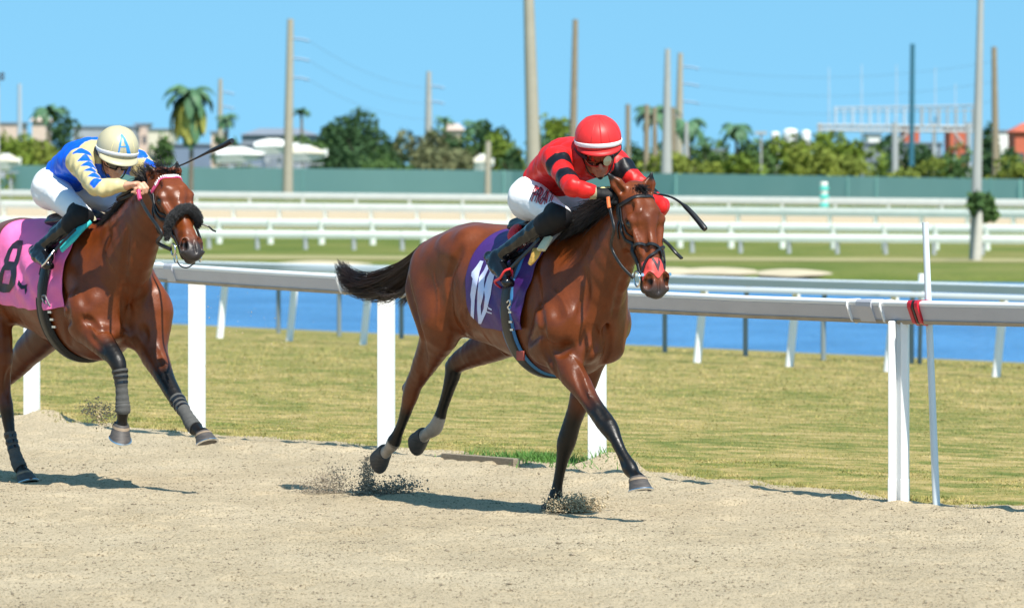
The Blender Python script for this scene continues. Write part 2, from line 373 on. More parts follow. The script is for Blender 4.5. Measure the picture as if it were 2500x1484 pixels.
# ---------------------------------------------------------------- the running rails
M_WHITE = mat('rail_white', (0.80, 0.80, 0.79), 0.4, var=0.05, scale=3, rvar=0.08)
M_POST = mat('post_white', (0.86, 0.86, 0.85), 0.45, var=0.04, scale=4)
M_RAILFACE = mat('rail_face_shade_grey', (0.50, 0.50, 0.545), 0.45, var=0.10, scale=2.5, detail=6)  # shade of the tilted face is put into this grey
M_SEAM = mat('rail_seam', (0.85, 0.85, 0.85), 0.5)
M_GREYMET = mat('galvanised_grey', (0.20, 0.24, 0.25), 0.5, var=0.15, scale=3)
M_PALE = mat('pale_rail', (0.56, 0.62, 0.66), 0.5, var=0.08, scale=1)
def sweep(path, prof, closed=True):
    "prof: list of (across, up); across points to the right-hand side of travel"
    P = np.array(path); V = []; k = len(prof)
    for i in range(len(P)):
        t = P[min(i + 1, len(P) - 1)] - P[max(i - 1, 0)]; t = t[:2] / np.hypot(*t[:2]); nrm = np.array([t[1], -t[0]])
        for a_, u_ in prof: V.append((P[i, 0] + nrm[0] * a_, P[i, 1] + nrm[1] * a_, P[i, 2] + u_))
    Fq = []
    for i in range(len(P) - 1):
        for j in range(k if closed else k - 1):
            Fq.append((i * k + j, i * k + (j + 1) % k, (i + 1) * k + (j + 1) % k, (i + 1) * k + j))
    if closed: Fq.append(tuple(range(k))); Fq.append(tuple(range((len(P) - 1) * k, len(P) * k))[::-1])
    return V, Fq
def railpt(px, py_top, h):
    s = (py_top - HY) / (CAM_H - h); return np.array([(px - CX) / s, F_PX / s, h])
near_rail = empty('running_rail', (RB[3, 0], RB[3, 1], 0))
o0 = np.array([RB[3, 0], RB[3, 1], 0])
topline = [railpt(-420, 588, 1.185), railpt(-60, 612, 1.18), railpt(180, 628, 1.178), railpt(380, 641.5, 1.175), railpt(620, 657, 1.155), railpt(860, 671, 1.135), railpt(1180, 690, 1.118), railpt(1515, 708, 1.108), railpt(1840, 722, 1.105), railpt(2165, 732.5, 1.11), railpt(2500, 738.5, 1.12)]
topline.append(topline[-1] + (topline[-1] - topline[-2]) * 3)
top = np.array(topline) - o0
# body leans in towards its foot, shaded by the rounded top; its grey adds painted shade
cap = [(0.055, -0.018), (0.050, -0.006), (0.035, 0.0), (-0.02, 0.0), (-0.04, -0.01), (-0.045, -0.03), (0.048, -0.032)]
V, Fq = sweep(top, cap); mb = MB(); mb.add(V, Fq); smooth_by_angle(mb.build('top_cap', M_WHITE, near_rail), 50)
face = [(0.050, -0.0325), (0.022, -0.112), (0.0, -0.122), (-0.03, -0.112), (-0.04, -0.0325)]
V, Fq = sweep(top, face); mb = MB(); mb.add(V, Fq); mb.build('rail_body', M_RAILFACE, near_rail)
lip = [(0.030, -0.108), (0.018, -0.128), (0.008, -0.128), (0.015, -0.108)]
M_LIP = mat('rail_lip_dusty', (0.42, 0.36, 0.28), 0.8, var=0.3, scale=5)
V, Fq = sweep(top, lip); mb = MB(); mb.add(V, Fq); mb.build('bottom_lip', M_LIP, near_rail)
def along(px_):
    xs_ = [(p[0]) / p[1] * F_PX + CX for p in topline]; i = int(np.clip(np.searchsorted(xs_, px_) - 1, 0, len(xs_) - 2))
    t = (px_ - xs_[i]) / (xs_[i + 1] - xs_[i]); return topline[i] + (topline[i + 1] - topline[i]) * t - o0, (topline[i + 1] - topline[i])
def collar(px_, w_, m_, name, grow=0.004, parent=near_rail):
    c, t = along(px_); t = t / np.hypot(t[0], t[1]); pr = [(0.050 + grow, 0.002), (0.058 + grow, -0.012), (0.058 + grow, -0.035), (0.024 + grow, -0.118), (0.0, -0.126 - grow), (-0.045, -0.118), (-0.05, -0.01), (-0.02, 0.004)]
    V, Fq = sweep([c - t * w_ / 2, c + t * w_ / 2], pr); mb = MB(); mb.add(V, Fq); return mb.build(name, m_, parent)
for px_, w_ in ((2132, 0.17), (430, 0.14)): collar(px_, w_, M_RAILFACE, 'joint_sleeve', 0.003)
for px_ in (2093, 2170, 386, 842): collar(px_, 0.012, M_SEAM, 'joint_seam', 0.007)
M_RED = mat('tape_red', (0.55, 0.012, 0.03), 0.35); M_BLK = mat('tape_black', (0.012, 0.012, 0.015), 0.35)
collar(2245, 0.030, M_RED, 'red_tape', 0.009); collar(2253.5, 0.016, M_BLK, 'black_tape', 0.0085); collar(2262, 0.030, M_RED, 'red_tape', 0.009)
def near_post(b, w_, h, gap=False):
    x, y = b[0] - o0[0], b[1] - o0[1]; mb = MB(); rz = R(-12)
    if not gap: mb.box((x, y, h / 2 - 0.1), (w_, 0.06, h + 0.2), rz)
    else:
        cs, sn = math.cos(rz), math.sin(rz); q = w_ * 0.31
        for s_ in (-1, 1): mb.box((x + s_ * q * cs, y + s_ * q * sn, h / 2 - 0.1), (w_ * 0.38, 0.06, h + 0.2), rz)
        mb.box((x - 0.028 * sn * -1, y + 0.028, h / 2 - 0.1), (w_ * 0.5, 0.03, h + 0.2), rz)
        for s_ in (-1, 1): mb.box((x + s_ * q * cs, y + s_ * q * sn, 0.05), (w_ * 0.40, 0.068, 0.2), rz)
    return bevel(mb.build('post', M_POST, near_rail), 0.008, 2)
for b, w_, h in ((RB[0], .112, 1.07), (RB[1], .112, 1.07), (RB[2], .112, 1.062), (RB[3], .108, 1.025), (RB[4], .108, 1.0)):
    near_post(b + np.array([0.02, 0.03, 0]), w_, h)
near_post(RB[5] + np.array([0.0, 0.03, 0]), .110, 1.0, True)
tag(near_rail, 'white running rail beside the sand with broad shade-grey face and flat white posts', 'rail')
# leaning sighting pole
mb = MB(); p0 = G(2288, 1240) + np.array([0, 0.02, -0.05]); Yp = p0[1]; p1 = W(2259, 543, Yp + 0.06)
mb.tube([p0, p1], [0.0205, 0.0175], 16); o = smooth_by_angle(mb.build('marker_pole', mat('pole_paint', (0.62, 0.68, 0.72), 0.4, var=0.06, scale=5)))
tag(o, 'thin pale pole leaning behind the nearest rail at the red and black tape', 'pole')

# second rail: leaning white posts
def turf_rail(name, posts, zb, ztop, post_m, rail_m, lean, r, label, goose=False):
    P = [G(px, py, zb) for px, py in posts]; o1 = P[len(P) // 2].copy(); root = empty(name, o1); P = [p - o1 for p in P]
    dl = P[-1] - P[0]; t = dl / np.linalg.norm(dl); nrm = np.array([t[1], -t[0], 0]); nrm /= np.linalg.norm(nrm)
    ends = [P[0] - t * 9, *P, P[-1] + t * 9]
    H = ztop - zb
    # wide rounded bar
    base = [p + np.array([0, 0, H]) + nrm * 0.0 for p in ends]
    pr = [(0.07, -0.07), (0.075, -0.03), (0.05, 0.0), (-0.05, 0.0), (-0.075, -0.03), (-0.07, -0.07)] if not goose else [(0.09, -0.13), (0.10, -0.02), (0.08, 0.0), (-0.08, 0.0), (-0.1, -0.02), (-0.09, -0.13)]
    V, Fq = sweep(base, pr); m1 = MB(); m1.add(V, Fq); smooth_by_angle(m1.build('top_rail', rail_m, root), 50)
    for p in P:
        m1 = MB()
        if goose:
            m1.tube([p - nrm * 0.0 + np.array([0, 0, -0.1]), p + np.array([0, 0, H * 0.62]), p - nrm * 0.02 + np.array([0, 0, H * 0.8]), p - nrm * 0.10 + np.array([-0.03, 0, H - 0.08])], r, 10)
        else:
            m1.tube([p + np.array([0, 0, -0.1]) , p + np.array([lean, 0, H - 0.05])], r, 10)
        m1.build('post', post_m, root, True)
    tag(root, label, 'rail', 'turf course rails by the lake'); return root
turf_rail('turf_rail', [(535, 825), (705, 831), (885, 841), (1700, 886), (1925, 896), (2165, 908), (2430, 921)], -0.9, 0.165, M_POST, M_WHITE, 0.11, 0.058,
          'white turf rail on leaning round white posts just beyond the nearest rail')
turf_rail('turf_rail', [(405, 800), (680, 812), (828, 818), (980, 823), (1623, 860), (1820, 870), (2010, 880), (2225, 888)], -0.95, 0.20, M_GREYMET, M_PALE, 0.0, 0.038,
          'pale bluish turf rail on thin dark grey curved posts along the lake edge', True)
# thin marker by the lake
mb = MB(); p = G(2245, 888, -0.95); q_ = W(2250, 668, p[1]); mb.tube([p, p + (q_ - p) * .6], 0.03, 8, m=0); mb.tube([p + (q_ - p) * .6, q_], 0.045, 8, m=1)
o = mb.build('marker_stake', None, None, True, mats=[M_GREYMET, M_WHITE]); tag(o, 'slim stake with a white top standing by the lake behind the leaning pole', 'stake')
# ================================================================ far side of the infield
ZF = -2.0
def GF(px, py): return G(px, py, ZF)
def strip(name, y0a, y1a, y0b, y1b, m, dz):
    "band of the far ground between two photographed edges, from left to right"
    P = [G(-900, y1a, ZF), G(3400, y1b, ZF), G(3400, y0b, ZF), G(-900, y0a, ZF)]
    o = mesh_obj(name, [(p[0], p[1], ZF + dz) for p in P], [(0, 1, 2, 3)], m); return tag(o, kind='structure')
M_FDIRT = mat('far_dirt', (0.50, 0.40, 0.27), 0.95, var=0.12, scale=0.3, coords='Object', spec=0.1)
strip('far_dirt_track', 498, 548, 518, 568, M_FDIRT, 0.02)
M_FSAND = mat('sandy_path', (0.34, 0.31, 0.15), 0.95, var=0.25, scale=0.6, spec=0.1)
strip('path', 617, 626, 636, 645, M_FSAND, 0.02)
# bare sandy mounds on the bank
M_BANK = mat('bank_sand', (0.55, 0.47, 0.33), 0.95, var=0.2, scale=1.2, spec=0.1)
def mound(px, py, wpx, name='sandbank'):
    c = GF(px, py); s = F_PX / c[1]; rx = wpx / s / 2; V = []; Fq = []; n_ = 40; k_ = 8
    for i in range(k_ + 1):
        f = i / k_
        for j in range(n_):
            th = 2 * math.pi * j / n_; rr = f * (1 + 0.12 * math.sin(3 * th + px) + 0.07 * math.sin(7 * th + px))
            V.append((c[0] + rx * rr * math.cos(th), c[1] + 5.0 * rr * math.sin(th), ZF - 0.03 + 0.16 * (1 - f ** 2)))
    for i in range(k_):
        for j in range(n_): Fq.append((i * n_ + j, (i + 1) * n_ + j, (i + 1) * n_ + (j + 1) % n_, i * n_ + (j + 1) % n_))
    return tag(mesh_obj(name, V, Fq, M_BANK, smooth=True), kind='structure')
for px, py, wp in ((780, 645, 250), (1745, 662, 260), (1930, 666, 190), (1640, 662, 160), (500, 648, 220)): mound(px, py, wp)

M_FWHITE = mat('far_rail_white', (0.90, 0.91, 0.84), 0.6, var=0.10, scale=0.8); M_FPOST = mat('far_post_white', (0.72, 0.75, 0.68), 0.6, var=0.1, scale=1)
M_FGREY = mat('far_post_grey', (0.36, 0.38, 0.38), 0.6)
def far_rail(xs_, base_l, base_r, top_l, top_r, bar_px, label, postm=M_FPOST, pw=16, y_of=None):
    f = lambda x, a, b: a + (b - a) * x / 2500.0
    P = [GF(x, f(x, base_l, base_r)) for x in xs_]; o1 = P[len(P) // 2].copy(); root = empty('course_rail', o1)
    ends = []
    for x in (-400, 2900):
        p = GF(x, f(x, base_l, base_r)); s = F_PX / p[1]; ends.append((p, (f(x, base_l, base_r) - f(x, top_l, top_r)) / s, s))
    m1 = MB(); h_ = bar_px / ends[0][2]
    V, Fq = sweep([ends[0][0] - o1 + np.array([0, 0, ends[0][1]]), ends[1][0] - o1 + np.array([0, 0, ends[1][1]])], [(0.09, -h_), (0.12, -h_ * .5), (0.08, 0), (-0.08, 0), (-0.12, -h_ * .5), (-0.09, -h_)])
    m1.add(V, Fq); m1.build('top_rail', M_FWHITE, root)
    for x, p in zip(xs_, P):
        s = F_PX / p[1]; h = (f(x, base_l, base_r) - f(x, top_l, top_r)) / s; m1 = MB(); r = pw / s / 2
        q = p - o1; m1.tube([q + np.array([0, 0, -0.1]), q + np.array([0, 0, h - 0.04])], r, 8); m1.build('post', postm, root, True)
    return tag(root, label, 'rail', 'backstretch course rails')
far_rail([x for x in range(-80, 2600, 118)], 603, 624, 557, 574.5, 18, 'lowest and nearest white rail of the backstretch with grey posts in the grass', M_FGREY, 12)
far_rail([x for x in range(-90, 2600, 125)], 590, 612, 529, 549, 17, 'white backstretch rail with tall white posts at the near edge of the far dirt', M_FPOST, 16)
far_rail([x for x in range(10, 2600, 112)], 542, 568, 489, 511, 18, 'white backstretch rail standing in the tan dirt strip', M_FPOST, 10)
far_rail([x for x in range(-40, 2600, 130)], 505, 528, 464, 487, 14, 'farthest white rail running just below the green screen wall', M_FPOST, 8)
# low dark hedge between the two farthest rails
M_HEDGE = mat('hedge_green', (0.10, 0.15, 0.02), 0.9, var=0.5, scale=1.5)
a, b_ = GF(-500, 500), GF(3000, 527); mb = MB(); nseg = 60
for i in range(nseg):
    t0, t1 = i / nseg, (i + 1) / nseg; p = a + (b_ - a) * (t0 + t1) / 2; s = F_PX / p[1]
    mb.box((p[0], p[1] + 3, ZF + 0.28), ((b_ - a)[0] / nseg * 0.97, 0.8, 0.56 + 0.1 * rnd.random()))
tag(mb.build('hedge', M_HEDGE), 'low dark clipped hedge strip between the two farthest white rails', 'hedge')
# teal screen wall
M_SCREEN = mat('screen_teal', (0.35, 0.56, 0.53), 0.75, var=(0.30, 0.50, 0.48), scale=0.05, detail=6)
pts = [(-300, 402, 800), (0, 403.5, 790), (700, 411, 735), (1250, 417, 700), (1650, 424, 668), (2100, 431, 638), (2500, 438, 615), (2900, 443, 590)]
root = empty('screen_wall', (W(1250, 417, 700)[0], 700, ZF)); ow = np.array([W(1250, 417, 700)[0], 700, ZF])
mb = MB(); V = []; Fq = []
for i, (px, py, Y) in enumerate(pts):
    p = W(px, py, Y) - ow
    V += [(p[0], p[1], -0.3), (p[0], p[1], p[2]), (p[0], p[1] + 0.15, p[2]), (p[0], p[1] + 0.15, -0.3)]
    if i:
        for j in range(3): Fq.append((4 * i - 4 + j, 4 * i + j, 4 * i + j + 1, 4 * i - 3 + j))
mb.add(V, Fq); mb.build('fabric_screen', M_SCREEN, root)
M_SCRP = mat('screen_post', (0.22, 0.45, 0.41), 0.7)
for i in range(40):
    px = -100 + i * 70; py = np.interp(px, [q[0] for q in pts], [q[1] for q in pts]); Y = np.interp(px, [q[0] for q in pts], [q[2] for q in pts])
    p = W(px, py, Y) - ow; m1 = MB(); m1.tube([(p[0], p[1] - 0.08, -0.2), (p[0], p[1] - 0.08, p[2] + 0.05)], 0.06, 6); m1.build('post', M_SCRP, root)
tag(root, 'long teal green fabric screen wall across the back of the racetrack', 'wall')

# ---------------------------------------------------------------- poles
M_CONC = mat('pole_concrete', (0.38, 0.34, 0.265), 0.8, var=0.12, scale=1.5); M_CONCG = mat('pole_grey', (0.37, 0.375, 0.36), 0.8, var=0.1, scale=1)
M_WOODP = mat('pole_timber', (0.28, 0.225, 0.155), 0.85, var=0.2, scale=1); M_PALEP = mat('pole_hazed', (0.36, 0.43, 0.50), 0.8)  # the far pole's fading to pale blue is put into its colour
M_TEALP = mat('pole_teal', (0.03, 0.13, 0.19), 0.5); M_INS = mat('insulator_blue_grey', (0.20, 0.30, 0.42), 0.6)
def pole(px0, py0, px1, py1, w0, w1, Y, m_, label, arms=(), name='utility_pole', base=None, armlen=46, grp='utility poles beyond the racetrack'):
    "(px0,py0) top, (px1,py1) foot in the photograph"
    zb = ZF; b0 = W(px1, 400, Y); b0[2] = zb
    # extrapolate the lean to the ground
    s = F_PX / Y; yb = HY + (CAM_H - zb) * s
    xb = px0 + (px1 - px0) * (yb - py0) / max(1, (py1 - py0)); b0 = W(xb, yb, Y); t0 = W(px0, py0, Y)
    wb = w0 + (w1 - w0) * (yb - py0) / max(1, (py1 - py0))
    root = empty(name, b0); m1 = MB(); m1.tube([(0, 0, -0.3), tuple(t0 - b0)], [wb / s / 2, w0 / s / 2], 12); m1.build('shaft', m_, root, True)
    for ay in arms:
        p = W(px0 + 6, ay, Y) - b0; q = W(px0 + armlen, ay + 6, Y) - b0; m1 = MB(); m1.tube([p, (p + q) / 2 + np.array([0, 0, .08]), q], 0.14, 6); m1.build('crossarm', M_INS, root)
    return tag(root, label, 'pole', grp)
pole(48, 205, 48, 330, 9, 12, 900, M_PALEP, 'faint pale pole at the far left above the pinkish buildings')
pole(538, 193, 537, 340, 9, 14, 860, M_CONC, 'sandy pole rising right behind the large drooping palm', (225, 260), armlen=34)
pole(709, 47, 703, 418, 15, 25, 705, M_CONC, 'tall beige pole with three side arms left of the broad tree group', (95, 143, 190))
pole(1047, 175, 1046, 330, 12, 19, 860, M_CONCG, 'slender pale pole behind the dark bushes near the centre', (210, 248), armlen=38)
pole(1192, 345, 1191, 418, 13, 15, 700, M_CONC, 'short thick pole stub standing at the teal wall left of the big mast')
pole(1290, -30, 1304, 430, 25, 37, 330, M_CONC, 'huge beige light mast directly behind the jockey in red', name='light_mast', grp=None)
pole(1405, 48, 1400, 290, 13, 18, 780, M_WOODP, 'tall brown timber pole just right of the big light mast')
pole(1533, 255, 1533, 400, 12, 13, 760, M_WOODP, 'short brown pole farthest left in the cluster right of the red helmet')
pole(1579, 256, 1578, 400, 13, 15, 760, M_WOODP, 'left of two short brown poles joined before the ragged palm')
pole(1598, 262, 1598, 400, 11, 12, 770, M_WOODP, 'right of two short brown poles joined before the ragged palm')
pole(1630, 120, 1627, 405, 13, 27, 700, M_CONCG, 'tallest whitish pole of the cluster right of the red helmet')
pole(1661, 130, 1658, 300, 12, 19, 820, M_CONC, 'tapering pole with three side arms beside the tallest whitish pole', (163, 205, 248))
pole(1643, 262, 1644, 400, 11, 13, 765, M_WOODP, 'brown pole squeezed between the two tall whitish poles')
pole(1676, 298, 1675, 400, 9, 14, 765, M_CONCG, 'low pale pole right of the two tall whitish poles')
pole(2228, 108, 2226, 310, 11, 13, 800, M_TEALP, 'dark teal pole standing behind the substation frame')
pole(2427, 115, 2431, 400, 13, 19, 720, M_WOODP, 'brown timber pole near the right edge right of the pale mast')
pole(2395, -30, 2384, 450, 15, 25, 262, M_CONCG, 'pale grey mast at the right with a leafy vine round its foot', name='light_mast', grp=None)
# overhead wires
M_WIRE = mat('wire_blue_grey', (0.20, 0.27, 0.36), 0.6)
def wires(ends, label):
    a0 = W(*ends[0][0]); rt = empty('power_line', (a0[0], a0[1], ZF)); o_ = np.array([a0[0], a0[1], ZF])
    for A_, B_ in ends:
        a, b = W(*A_) - o_, W(*B_) - o_; t = np.linspace(0, 1, 24)[:, None]; P_ = a * (1 - t) + b * t; P_[:, 2] -= 1.4 * (1 - (2 * t[:, 0] - 1) ** 2)
        mb = MB(); mb.tube(P_, 0.017, 5); mb.build('wire', M_WIRE, rt)
    return tag(rt, label, 'power line', 'overhead wires')
wires([((755, y0, 705), (1085, y1, 860)) for y0, y1 in ((101, 216), (149, 254), (196, 290))], 'three faint sagging wires left of the big light mast')
wires([((1707, y0, 820), (2432, y1, 720)) for y0, y1 in ((169, 150), (211, 200), (254, 246))], 'three faint sagging wires right of the pole cluster')
# floodlight at the far left
p = W(-6, 186, 420); rt = empty('floodlight_mast', (p[0], p[1], ZF)); mb = MB(); mb.tube([(0, 0, -.2), (0, 0, p[2] - ZF)], [.18, .10], 10); mb.build('mast', M_CONCG, rt, True)
M_LAMP = mat('lamp_dark', (0.04, 0.045, 0.06), 0.5); s = F_PX / 420
for i in range(3):
    for j in range(2):
        mb = MB(); mb.box(((-14 + 13 * i) / s, -0.2, (196 - 186 - 10 * j - 6) / s + p[2] - ZF), (10 / s, 0.3, 8 / s)); bevel(mb.build('lamp_head', M_LAMP, rt), 0.03)
tag(rt, 'floodlight mast with dark lamp heads cut by the left edge', 'floodlight')

# ---------------------------------------------------------------- vegetation
LEAF = {
 'dark': mat('leaf_dark', (0.062, 0.125, 0.045), 0.75, var=(0.025, 0.06, 0.026), scale=0.5, spec=0.2),
 'mid': mat('leaf_mid', (0.10, 0.175, 0.045), 0.75, var=(0.04, 0.085, 0.028), scale=0.5, spec=0.2),
 'bright': mat('leaf_bright', (0.19, 0.255, 0.030), 0.75, var=(0.08, 0.13, 0.022), scale=0.6, spec=0.2),
 'olive': mat('leaf_olive', (0.23, 0.26, 0.038), 0.8, var=(0.11, 0.15, 0.03), scale=0.4, spec=0.2),
 'dry': mat('leaf_dry', (0.19, 0.19, 0.09), 0.8, var=(0.09, 0.11, 0.05), scale=0.5, spec=0.2),
 'frond': mat('palm_frond', (0.085, 0.19, 0.08), 0.6, var=(0.04, 0.10, 0.05), scale=0.8),
 'frondy': mat('palm_frond_yellow', (0.42, 0.38, 0.07), 0.6, var=(0.16, 0.19, 0.04), scale=0.8)}
M_TRUNK = mat('trunk', (0.20, 0.16, 0.12), 0.9, var=0.3, scale=3)
def leafy(V, F, c, rad, n_, size, r_):
    "scatter leaf clumps through an ellipsoid with lumpy outline"
    lobes = [(r_.normal(size=3) * 0.45, 0.35 + 0.3 * r_.random()) for _ in range(11)]
    k = 0
    li = r_.integers(0, len(lobes), n_)
    d = r_.normal(size=(n_, 3)); d /= np.linalg.norm(d, axis=1)[:, None]; rr = (0.55 + 0.45 * r_.random(n_) ** 0.5)[:, None]
    C = np.array([lobes[i][0] for i in li]) * np.array([1, 1, 0.8]) + d * rr * np.array([[lobes[i][1]] for i in li])
    C[:, 2] = np.maximum(C[:, 2], -0.95)
    C = C * np.array(rad) + np.array(c)
    a = r_.normal(size=(n_, 3)); a /= np.linalg.norm(a, axis=1)[:, None]; b = np.cross(a, r_.normal(size=(n_, 3))); b /= np.linalg.norm(b, axis=1)[:, None]
    s_ = size * (0.5 + r_.random(n_))[:, None]
    Q = np.stack([C - a * s_ - b * s_ * .6, C + a * s_ - b * s_ * .5, C + a * s_ * .8 + b * s_ * .6, C - a * s_ * .9 + b * s_ * .5], 1)
    return Q.reshape(-1, 3)
tree_seed = [100]
def tree(px, ptop, wpx, kind, label, Y=830, dens=1.0, name='broadleaf_tree', pbot=None, depth=None, cat='tree', grp='trees beyond the screen wall'):
    tree_seed[0] += 1; r_ = np.random.default_rng(tree_seed[0])
    s = F_PX / Y; zt = CAM_H - (ptop - HY) / s; b0 = W(px, HY, Y); b0[2] = ZF; zb = ZF + 0.2 if pbot is None else CAM_H - (pbot - HY) / s
    root = empty(name, b0); H = zt - ZF; rx = wpx / s / 2; ch = (zt - zb) / 2
    n_ = int(dens * 2000 * max(0.5, min(3, rx * ch / 12)))
    V = leafy(None, None, (0, 0, (zt + zb) / 2 - ZF), (rx * 0.95, depth or rx * .8, ch * 1.02), n_, 0.23, r_)
    mesh_obj('crown', V, np.arange(len(V)).reshape(-1, 4), LEAF[kind], root)
    m1 = MB(); m1.tube([(0, 0, -.2), (0.1, 0, H * .3), (0.0, 0.1, H * .55)], [0.28, 0.2, 0.12], 8)
    for k_ in range(5):
        th = k_ * 1.3 + r_.random(); m1.tube([(0.05, 0.05, H * .28), (rx * .3 * math.cos(th), rx * .3 * math.sin(th), H * .5), (rx * .55 * math.cos(th), rx * .55 * math.sin(th), H * .68)], [0.12, .08, .03], 6)
    m1.build('trunk', M_TRUNK, root, True)
    return tag(root, label, cat, grp)
def palm(px, ptop, wpx, label, Y=820, droop=1.0, kind='frond', nf=26, yellow=False, pc=None):
    tree_seed[0] += 1; r_ = np.random.default_rng(tree_seed[0]); s = F_PX / Y
    pc = pc if pc is not None else ptop + wpx * 0.28
    zc = CAM_H - (pc - HY) / s; b0 = W(px, HY, Y); b0[2] = ZF; root = empty('palm_tree', b0); H = zc - ZF; Lf = wpx / s / 2
    m1 = MB(); m1.tube([(0, 0, -.2), (0.12, 0, H * .5), (0, 0, H)], [0.30, 0.22, 0.17], 10); m1.build('trunk', M_TRUNK, root, True)
    def fronds(n_, pitch0, pitch1, L_, mname):
        V = []; F = []
        for i in range(n_):
            th = 2 * math.pi * (i + r_.random() * .6) / n_; pit = pitch0 + (pitch1 - pitch0) * r_.random(); L2 = L_ * (0.8 + 0.35 * r_.random())
            p = np.array([0, 0, H]); hd = np.array([math.cos(th), math.sin(th), 0]); side = np.array([-hd[1], hd[0], 0]); k_ = 9; prev = None
            for j in range(k_ + 1):
                f = j / k_; wd = L2 * 0.15 * math.sin(math.pi * min(1, f * 0.86 + 0.12)) ** 0.8
                base = len(V); dz = -0.35 * wd
                V += [p - side * wd + np.array([0, 0, dz * 1.5]), p, p + side * wd + np.array([0, 0, dz * 1.5])]
                if j: F += [(base - 3, base - 2, base + 1, base), (base - 2, base - 1, base + 2, base + 1)]
                p = p + (hd * math.cos(pit) + np.array([0, 0, math.sin(pit)])) * L2 / k_; pit = max(-1.5, pit - (0.20 + 0.08 * r_.random()) * droop)
        return mesh_obj('fronds', V, F, LEAF[mname], root)
    fronds(nf, 0.1, 1.35, Lf * 1.3, kind)
    if yellow: fronds(18, -1.1, -0.2, Lf * 1.75, 'frondy'); fronds(16, -1.2, -0.1, Lf * 1.8, 'frond')
    return tag(root, label, 'palm', 'palms beyond the screen wall')
palm(465, 198, 130, 'large coconut palm with drooping yellow fronds left of centre', 700, 1.25, yellow=True, pc=238)
palm(553, 275, 60, 'smaller palm half hidden by the sandy pole', 800, 1.2)
palm(118, 243, 88, 'dark palm above the olive bushes at the far left', 820, 0.9, pc=275)
palm(736, 264, 46, 'small thin palm right of the tall beige pole', 850, 0.8)
palm(1160, 288, 74, 'palm top rising from the dark bushes near the centre', 850, 1.0)
palm(1085, 285, 50, 'slim palm top right of the slender pale pole', 850, .9)
palm(1600, 248, 118, 'ragged palm behind the cluster of short brown poles', 800, 1.1, pc=285)
palm(1680, 288, 110, 'leaning palm fronds right of the tallest whitish pole', 790, 1.3, pc=310)
palm(1718, 335, 46, 'tiny palm in the gap between pole cluster and right trees', 830, 1.0)
palm(1797, 292, 86, 'dark palm at the left end of the right tree group', 780, 1.1, pc=318)
T = [
 (70, 332, 250, 'olive', 'big olive bush at the far left behind the blue jockey', 800, 1.6),
 (135, 285, 95, 'dark', 'dark tree under the leftmost palm', 830, 1),
 (30, 345, 120, 'bright', 'bright bush at the left edge of the picture', 790, 1),
 (230, 335, 160, 'dark', 'dark tree right behind the cream helmet', 830, 1),
 (402, 293, 56, 'mid', 'slim green tree left of the large coconut palm', 800, 1),
 (560, 330, 70, 'dark', 'dark shrub at the foot of the sandy pole', 830, .8),
 (610, 385, 90, 'mid', 'low shrub before the pale sheds left of the beige pole', 780, .8),
 (880, 278, 190, 'dark', 'tallest dark broad tree left of centre', 810, 1.5),
 (790, 318, 110, 'mid', 'left shoulder tree of the broad dark group', 800, 1.1),
 (830, 350, 130, 'dark', 'lower dark tree in front of the broad group', 790, 1.1),
 (945, 320, 110, 'dark', 'right shoulder tree of the broad dark group', 815, 1.1),
 (960, 370, 150, 'mid', 'low green shrub under the broad group', 780, 1),
 (1040, 322, 110, 'dry', 'dull brownish tree around the slender pale pole', 800, 1.2),
 (1110, 350, 170, 'dry', 'dry olive thicket right of the slender pole', 785, 1.3),
 (1120, 305, 130, 'mid', 'green treetops behind the dry thicket', 840, 1.1),
 (1180, 312, 120, 'dark', 'dark tree left of the big light mast', 840, 1.1),
 (1245, 318, 100, 'bright', 'bright green tree left against the big light mast', 790, 1.1),
 (1255, 360, 100, 'dark', 'dark lower tree at the foot of the big light mast', 770, 1.1),
 (1350, 275, 110, 'bright', 'bright treetop right of the big light mast', 790, 1.3),
 (1420, 300, 140, 'mid', 'green tree behind the red helmet', 800, 1.2),
 (1340, 350, 120, 'dark', 'dark tree left behind the red jockey', 780, 1.1),
 (1525, 345, 80, 'dark', 'dark tree behind the leftmost brown pole', 800, 1),
 (1585, 350, 130, 'dark', 'dark tree behind the two joined brown poles', 830, 1.1),
 (1650, 375, 190, 'olive', 'low olive hedge at the foot of the pole cluster', 740, 1.3),
 (1720, 350, 120, 'mid', 'green shrubs right of the pole cluster', 800, 1.1),
 (1800, 372, 140, 'bright', 'bright shrubs below the dark right palm', 760, 1.2),
 (1830, 330, 90, 'dark', 'dark tree right beside the dark right palm', 800, 1),
 (1880, 335, 110, 'mid', 'rounded tree with the lamp post in front', 790, 1.1),
 (1950, 325, 130, 'bright', 'sunny tree left of the substation frame', 770, 1.3),
 (2020, 325, 130, 'bright', 'tall sunny tree in the middle of the olive trees by the substation', 760, 1.3),
 (2085, 330, 110, 'bright', 'sunny tree directly under the left end of the substation frame', 765, 1.3),
 (2010, 372, 230, 'olive', 'wide olive shrub mass at the wall below the sunny trees', 740, 1.3),
 (2230, 340, 170, 'dark', 'dark tree inside the substation frame', 830, 1.3),
 (2230, 385, 150, 'olive', 'olive bush in front of the substation frame', 730, 1.1),
 (2330, 365, 120, 'mid', 'green bush at the right leg of the substation frame', 750, 1.1),
 (2415, 305, 60, 'dark', 'dark tree between the pale mast and the brown pole', 800, 1),
 (2475, 350, 90, 'dark', 'dark tree below the red roof at the right edge', 760, 1.1),
 (2460, 398, 170, 'olive', 'yellow green hedge along the wall at the right edge', 700, 1.3),
]
for t in T: tree(t[0], t[1], t[2], t[3], t[4], t[5], t[6])
